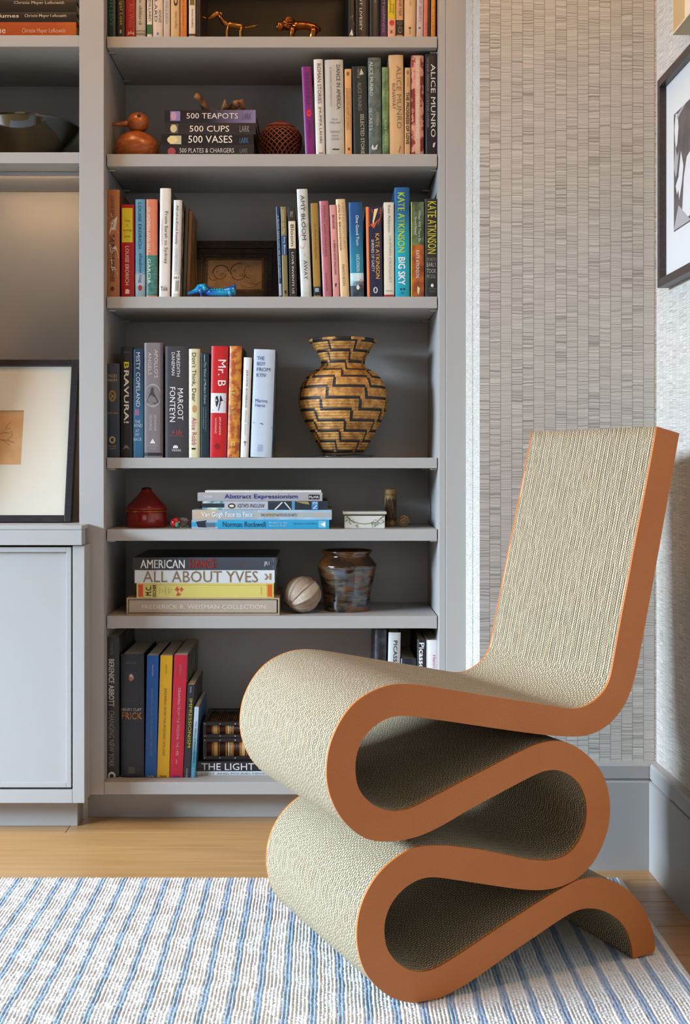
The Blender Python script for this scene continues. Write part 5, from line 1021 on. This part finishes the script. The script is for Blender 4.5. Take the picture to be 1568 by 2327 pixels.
def carved():
    Y = 2.82; s = Y/F; zb = SH['s5']+.0003; base = VY-(zb-H)/s; h = lambda y: (base-y)*s
    root = tag(empty('carved_cylinder', (XX(887.5, Y), Y, zb)), 'tall carved bamboo cylinder behind the white trinket box', 'ornament')
    lathe('body', [(14.5*s, 0), (14.8*s, h(1192)), (13.6*s, h(1180)), (13.4*s, h(1130)), (13.8*s, h(1124))], BONE, root, 32)
    lathe('cap', [(13.8*s, h(1124)), (14.6*s, h(1122)), (14.6*s, h(1113)), (13.5*s, h(1111)), (5*s, h(1110.5))], BONE, root, 32)
    bm = bmesh.new()
    for k in range(22):
        a = -2.6+k*.1; z0 = h(1186)+((k*37) % 7)*.0012; pts = [((13.7*s)*math.cos(a+.05*math.sin(j*1.3+k)), (13.7*s)*math.sin(a+.05*math.sin(j*1.3+k)), z0+j*(h(1132)-h(1188))/7) for j in range(7)]
        tube(bm, pts, .0007, 5)
    o = bmo('carved_relief', bm, pm('#4c3418', .6), root, True); o['kind'] = 'stuff'
    Y2 = 2.80; r = .0132; zb2 = SH['s5']+.0003
    o = tag(empty('carved_disc', (XX(916.5, Y2), Y2, zb2+r)), 'small round carved bamboo disc standing right of the tall cylinder', 'ornament')
    bm = bmesh.new(); g = bmesh.ops.create_cone(bm, segments=40, radius1=r, radius2=r, depth=.012, cap_ends=True); bmesh.ops.rotate(bm, verts=bm.verts, cent=(0, 0, 0), matrix=Matrix.Rotation(R(90), 3, 'X'))
    bmesh.ops.bevel(bm, geom=[e for e in bm.edges if abs(e.calc_face_angle(0)) > .8], offset=.0015, segments=2, affect='EDGES'); bmo('disc', bm, BONE, o)
    bm = bmesh.new(); tube(bm, [(.0085*math.cos(a*math.pi/12), -.0062, .0085*math.sin(a*math.pi/12)) for a in range(25)], .0006, 6); tube(bm, [(-.003, -.0062, -.003), (.001, -.0064, .003), (.004, -.0062, -.002)], .0007, 6); bmo('engraved_ring', bm, pm('#5c3c1c', .6), o)
carved()
# ---- sixth shelf
def carved_ball():
    Y = 2.745; s = Y/F; zb = SH['s6']+.0003; r = 41.6*s
    root = tag(empty('carved_ball', (XX(688, Y), Y, zb+r), tuple(Vector((-.68, -.5, -.53)).to_track_quat('Z', 'Y').to_euler())), 'carved pale wooden ball with lens shaped textured segments, sixth shelf', 'ornament')
    t = NT('limed_wood'); n = t.noise(t.coord(), 60, 3); t.color(t.mix(n, lin('#7c6450'), lin('#a8917c'))); t.set(Roughness=.6)
    t2 = NT('punched_pale_wood'); v = t2.t.nodes.new('ShaderNodeTexVoronoi'); v.inputs['Scale'].default_value = 420; t2.t.links.new(t2.coord(), v.inputs['Vector'])
    t2.color(t2.mix(t2.ramp(v.outputs['Distance'], .1, .5), lin('#8c7c68'), lin('#c4b8a4'))); t2.set(Roughness=.7); t2.bump(v.outputs['Distance'], .5, .001)
    N = 10; segs = 160; rings = 48; vs = []; fs = []; mi = []
    for j in range(rings+1):
        th = math.pi*j/rings
        for k in range(segs):
            ph = 2*math.pi*k/segs; f = (k*N/segs) % 1; w_ = math.sin(th)
            ridge = math.exp(-((min(f, 1-f))/.09)**2)*.0022*min(1, w_*2)
            wv = ph+.0*j
            rr = r*.97+ridge; vs.append((rr*math.sin(th)*math.cos(wv), rr*math.sin(th)*math.sin(wv), rr*math.cos(th)))
    for j in range(rings):
        for k in range(segs):
            k2 = (k+1) % segs; fs.append((j*segs+k, (j+1)*segs+k, (j+1)*segs+k2, j*segs+k2)); fr = ((k+.5)*N/segs); i = int(fr) % 2
            f = fr % 1; mi.append(1 if (i == 0 and .1 < f < .9) else 0)
    mk('carved_body', vs, fs, [t.m, t2.m], root, True, mi)
carved_ball()
def pottery():
    Y = 2.80; s = Y/F; zb = SH['s6']+.0003; base = VY-(zb-H)/s; h = lambda y: (base-y)*s; cx = 788.5
    root = tag(empty('pottery_vase', (XX(cx, Y), Y, zb)), 'brown glazed pottery jar with wide shoulder and streaked body, sixth shelf', 'vase')
    t = NT('streaked_glaze'); X = t.xyz(); mp = t.comb(t.math('MULTIPLY', X[0], 1.0), t.math('MULTIPLY', X[1], 1.0), t.math('MULTIPLY', X[2], 4.0))
    n = t.noise(mp, 28, 4); n2 = t.noise(mp, 16, 2)
    c = t.mix(t.ramp(n, .4, .6), lin('#231c14'), lin('#5a5344')); c = t.mix(t.ramp(n2, .5, .66), c, lin('#6c3c14')); n3 = t.noise(t.coord(), 22, 2)
    c = t.mix(t.ramp(n3, .56, .72), c, lin('#4a5664')); t.color(c); t.set(Roughness=.15, Coat_Weight=.5); t.bump(t.noise(mp, 30, 2), .4, .003)
    t2 = mottle('#2c1a0c', '#5c3614', 25, .4, .6, .15, .5)
    pr_ = catmull([(51*s, 0), (53*s, h(1385)), (54*s, h(1365)), (55*s, h(1345)), (60*s, h(1322)), (64*s, h(1303)), (66.5*s, h(1290)), (67.5*s, h(1285))], 5)
    lathe('body', [tuple(p) for p in pr_], t.m, root, 56)
    lathe('shoulder', [(67.5*s, h(1285)), (67.8*s, h(1282)), (66*s, h(1280)), (61*s, h(1273)), (54*s, h(1266)), (51.5*s, h(1262)), (52.5*s, h(1259)), (58*s, h(1252)), (57.5*s, h(1249.5)), (54*s, h(1250)), (49*s, h(1257)), (47*s, h(1266)), (50*s, h(1290)), (20*s, h(1300))], t2, root, 56, closed=False)
pottery()
# ---- quill box on the bottom shelf
def quillbox():
    Y = 2.735; s = Y/F; z0 = ZQ+.0006
    root = tag(empty('quill_box', (XX(461, Y), Y, z0)), 'dark wooden box inlaid with porcupine quills and white studs, bottom shelf', 'box')
    L = .215; D = .155; zl = ZZ(1677, Y)-z0; zt = ZZ(1641, Y)-z0; EB = pm('#1e1518', .35, 0, .15)
    Q1, Q2, Q3 = pm('#3a1c0c', .35), pm('#b9762c', .35), pm('#dcc890', .35)
    box('case', .004, L-.004, .004, D-.004, 0, zt-.006, pm('#140d0c', .6), root)
    bm = bmesh.new()
    def fr(x0, x1, z0_, z1_, t): 
        for q in ((x0, x0+t, z0_, z1_), (x1-t, x1, z0_, z1_), (x0+t, x1-t, z0_, z0_+t), (x0+t, x1-t, z1_-t, z1_)): box_bm(bm, q[0], q[1], 0, .0045, q[2], q[3], .0004)
    fr(0, L, 0, zl-.0006, .0085); bmo('front_frame', bm, EB, root)
    bm = bmesh.new(); fr(0, L, zl+.0006, zt, .0075); bmo('lid_frame', bm, EB, root)
    bm = bmesh.new()
    for q in ((0, L, 0.0046, .012), (0, L, D-.01, D), (0, .01, .012, D-.01), (L-.01, L, .012, D-.01), (.1, .108, .012, D-.01)): box_bm(bm, q[0], q[1], q[2], q[3], zt-.003, zt)
    for x in (0, L-.004): box_bm(bm, x, x+.004, .0046, D, 0, zt-.0031)
    bmo('top_frame', bm, EB, root)
    rr = random.Random(11)
    def quills(za, zb_, y):
        x = .0095
        while x < L-.0105:
            w_ = .0017; cyc = ((x-.01)*1000) % 32
            bm = bmesh.new()
            tube(bm, [(x, y, za), (x, y, zb_)], .0009, 6)
            c = Q3 if 14 < cyc < 22 and rr.random() < .8 else (Q2 if 9 < cyc < 28 and rr.random() < .75 else Q1)
            bmo('quill', bm, c, root, True); x += w_+.00015
    quills(.0088, zl-.0095, .0028); quills(zl+.0083, zt-.0078, .0028)
    for k in range(7):
        for zz_ in (.0043, zl-.005, zl+.0045, zt-.0038):
            bm = bmesh.new(); ball(bm, (.0045+k*(L-.009)/6, -.0003, zz_), .0013, 1, .5, 1, 10, 6); bmo('stud', bm, pm('#e4dfd4', .3), root, True)
    # quill rows on the lid
    bm = bmesh.new()
    for k in range(40):
        x = .014+k*.0047
        if .098 < x < .110: continue
        tube(bm, [(x, .016, zt-.0045), (x, D-.014, zt-.0045)], .0013, 5)
    o = bmo('lid_quills', bm, mottle('#2c160a', '#8c5c24', 90), root, True); o['kind'] = 'stuff'
quillbox()
# ---- glass bowl on the left shelf
def bowl():
    Y = 2.82; s = Y/F; zb = LS['l2']+.0004; base = VY-(zb-H)/s; cx = 60; 
    root = tag(empty('bowl', (XX(cx, Y), Y, zb)), 'wide dark glossy bowl with olive mottling, on the upper left shelf', 'bowl')
    R_ = 121*s; zr = (base-290)*s
    t = NT('dark_iridescent_glaze'); n = t.noise(t.coord(), 9, 3); t.color(t.mix(t.ramp(n, .4, .62), lin('#0c0c0a'), lin('#2c2c18'))); t.set(Roughness=.07, Coat_Weight=.8)  # olive tone mixed in by noise
    o_ = catmull([(.046, 0), (.060, .012), (.085, zr*.42), (.108, zr*.72), (R_, zr)], 6); i_ = [(max(r-.0035, .004), z_+.003) for r, z_ in o_[::-1]]
    lathe('bowl_wall', [tuple(p) for p in o_]+[(R_-.001, zr+.0015)]+i_[1:], t.m, root, 72)
bowl()
# ---- framed drawing leaning on the cupboard
def big_frame():
    Y = 2.69; zb = LT+.0006
    x1 = XX(160.5, Y); Hf = .368; tilt = R(-13)
    x0 = -.824
    root = tag(empty('picture_frame', (x0, Y, zb+.002), (tilt, 0, 0)), 'dark framed botanical sketch in a wide cream mat, leaning on the cupboard', 'picture')
    Wf = x1-x0; Hf = (ZZ(818, 2.77)-zb)/math.cos(tilt); t = .0155
    DK = wood('black_stained_frame', '#1f191b', '#2c2427', .35, .15, sc=40)
    for nm, q in (('frame_side', (0, t, 0, Hf)), ('frame_side', (Wf-t, Wf, 0, Hf)), ('frame_bottom', (t, Wf-t, 0, t)), ('frame_top', (t, Wf-t, Hf-t, Hf))): box(nm, q[0], q[1], 0, .022, q[2], q[3], DK, root, .0018)
    a, b, c, d = XX(50.5, 2.74)-x0, t+.0005, 0, 0
    hx1 = XX(50.5, 2.74)-x0; hx0 = hx1-.085; hz0 = (ZZ(1056, 2.72)-zb)/math.cos(tilt); hz1 = (ZZ(932, 2.74)-zb)/math.cos(tilt)
    MT = pm('#c8c0ae', .9, 0, .015)
    bm = bmesh.new()
    for q in ((t, hx0, t, Hf-t), (hx1, Wf-t, t, Hf-t), (hx0, hx1, t, hz0), (hx0, hx1, hz1, Hf-t)): box_bm(bm, q[0], q[1], .008, .0105, q[2], q[3])
    bmo('mat', bm, MT, root)
    box('drawing', hx0-.002, hx1+.002, .011, .012, hz0-.002, hz1+.002, mottle('#b98c58', '#c4986a', 20), root); box('backing', .002, Wf-.002, .0125, .016, .002, Hf-.002, pm('#3c2c1c', .9), root)
    f = Flat(); INK = pm('#6c5434', .8)
    def stroke(P_, w_):
        P_ = [Vector(p) for p in P_]
        for i in range(len(P_)-1):
            dd = (P_[i+1]-P_[i]).normalized(); n = Vector((-dd.y, dd.x))*w_/2; f.poly(INK, [P_[i]-n, P_[i+1]-n, P_[i+1]+n, P_[i]+n], .0106)
    cxx, czz = hx1-.05, (hz0+hz1)/2
    stroke([(hx0+.01, czz-.02), (cxx-.02, czz-.004), (cxx+.015, czz-.006), (cxx+.032, czz-.012)], .0012)
    stroke([(cxx-.02, czz-.004), (cxx+.005, czz+.012), (cxx+.02, czz+.01)], .0009); stroke([(cxx+.015, czz-.006), (cxx+.026, czz+.004), (cxx+.024, czz+.015)], .0008); stroke([(cxx+.005, czz-.006), (cxx+.022, czz-.018)], .0008)
    stroke([(cxx+.008, czz+.016), (cxx+.014, czz+.03), (cxx+.02, czz+.034)], .0008); stroke([(cxx+.012, czz+.02), (cxx+.022, czz+.022)], .0008)
    stroke([(hx0+.02, czz+.02), (cxx-.02, czz+.03)], .0008); stroke([(hx0+.03, czz-.03), (cxx, czz-.022)], .0008)
    f.build('sketch_lines', root)
big_frame()
# ---- frames on the right wall
def wall_frame(name, label, y_far, z0, z1, length, proj, t, mat, matc, inner=None):
    xw = XR-.0015; root = tag(empty(name, (xw, y_far, z0)), label, 'picture')
    hh = z1-z0; fx = -proj
    for nm, q in (('frame_side', (-t, 0, 0, hh)), ('frame_side', (-length, -length+t, 0, hh)), ('frame_bottom', (-length+t, -t, 0, t)), ('frame_top', (-length+t, -t, hh-t, hh))): box(nm, fx, 0, q[0], q[1], q[2], q[3], mat, root, .0008)
    box('mat', -.009, -.006, -length+t, -t, t, hh-t, matc, root); box('backing', -.0055, -.0005, -length+.003, -.003, .003, hh-.003, pm('#5c4c38', .9), root)
    return root
DK2 = wood('dark_brown_frame', '#2c2220', '#3a2e2a', .4, .1, ax=1, sc=40)
xf = XR-.0015-.022; yf = xf*F/(1493.5-VX)
wf = wall_frame('picture_frame', 'dark brown framed black and white plant photograph in white mat, on the right wall', yf, ZZ(655, yf), ZZ(184, yf), .48, .022, .0155, DK2, pm('#c6c4c1', .9, 0, .01))
def photo():
    xm = XR-.0015-.0095; ya = xm*F/(1531.6-VX)
    z0, z1 = ZZ(527, ya)-wf.location.z, ZZ(261, ya)-wf.location.z; y1 = ya-wf.location.y; wd = .25
    box('photograph', -.0097, -.0091, y1-wd, y1, z0, z1, mottle('#4c4442', '#5c5452', 30), wf)
    vs, fs, mi = [], [], []; L1, L2 = pm('#c9c6c4', .7), pm('#9c9896', .7)
    def poly(pts, m):
        b = len(vs); t = tessellate_polygon([[Vector((p[0], p[1], 0)) for p in pts]]); vs.extend([(-.0099-.0001*len(mi)/200, y1-p[0], z0+p[1]) for p in pts]); 
        for q in t: fs.append(tuple(b+k for k in q)); mi.append(m)
    hh = z1-z0
    poly([(.004, hh*.86), (.012, hh*.99), (.024, hh*.98), (.03, hh*.86), (.022, hh*.72), (.012, hh*.70)], 0)
    poly([(.018, hh*.97), (.06, hh*1.0), (.075, hh*1.0), (.02, hh*.93)], 1)
    poly([(.001, hh*.55), (.01, hh*.72), (.022, hh*.62), (.034, hh*.66), (.02, hh*.48), (.012, hh*.45)], 1)
    poly([(.03, hh*.45), (.045, hh*.64), (.06, hh*.5), (.05, hh*.36), (.034, hh*.38)], 0)
    poly([(.012, hh*.38), (.03, hh*.44), (.05, hh*.36), (.034, hh*.24), (.03, hh*.33), (.02, hh*.30)], 0)
    poly([(.05, hh*.05), (.062, hh*.4), (.08, hh*.55), (.12, hh*.6), (.13, hh*.05)], 0)
    poly([(.001, hh*.02), (.03, hh*.2), (.06, hh*.12), (.1, hh*.0+.004), (.1, .002), (.002, .002)], 1)
    poly([(.14, hh*.3), (.17, hh*.8), (.22, hh*.7), (.2, hh*.2)], 1)
    mk('photo_shapes', vs, fs, [L1, L2], wf, mi=mi)
photo()
# pale frame higher up
PF = pm('#c9b896', .5)
xf2 = XR-.0015-.03; yf2 = xf2*F/(1528-VX)
wall_frame('picture_frame', 'pale cream framed picture above the dark frame, top right corner of the right wall', yf2, ZZ(80, yf2), ZZ(80, yf2)+.42, .42, .03, .004, PF, pm('#cfc2a4', .8, 0, .01))
# ---- ceiling downlights (real fittings for the two warm lamps)
for nm, x, y, lab in (('downlight', .25, 1.55, 'round recessed warm downlight above the chair'), ('downlight', -.75, 2.12, 'round recessed warm downlight above the left cupboard')):
    r_ = tag(empty(nm, (x, y, ZC)), lab, 'light'); lathe('trim_ring', [(.19, -.004), (.20, -.006), (.205, 0), (.19, 0)], WHITE, r_, 40, closed=False)
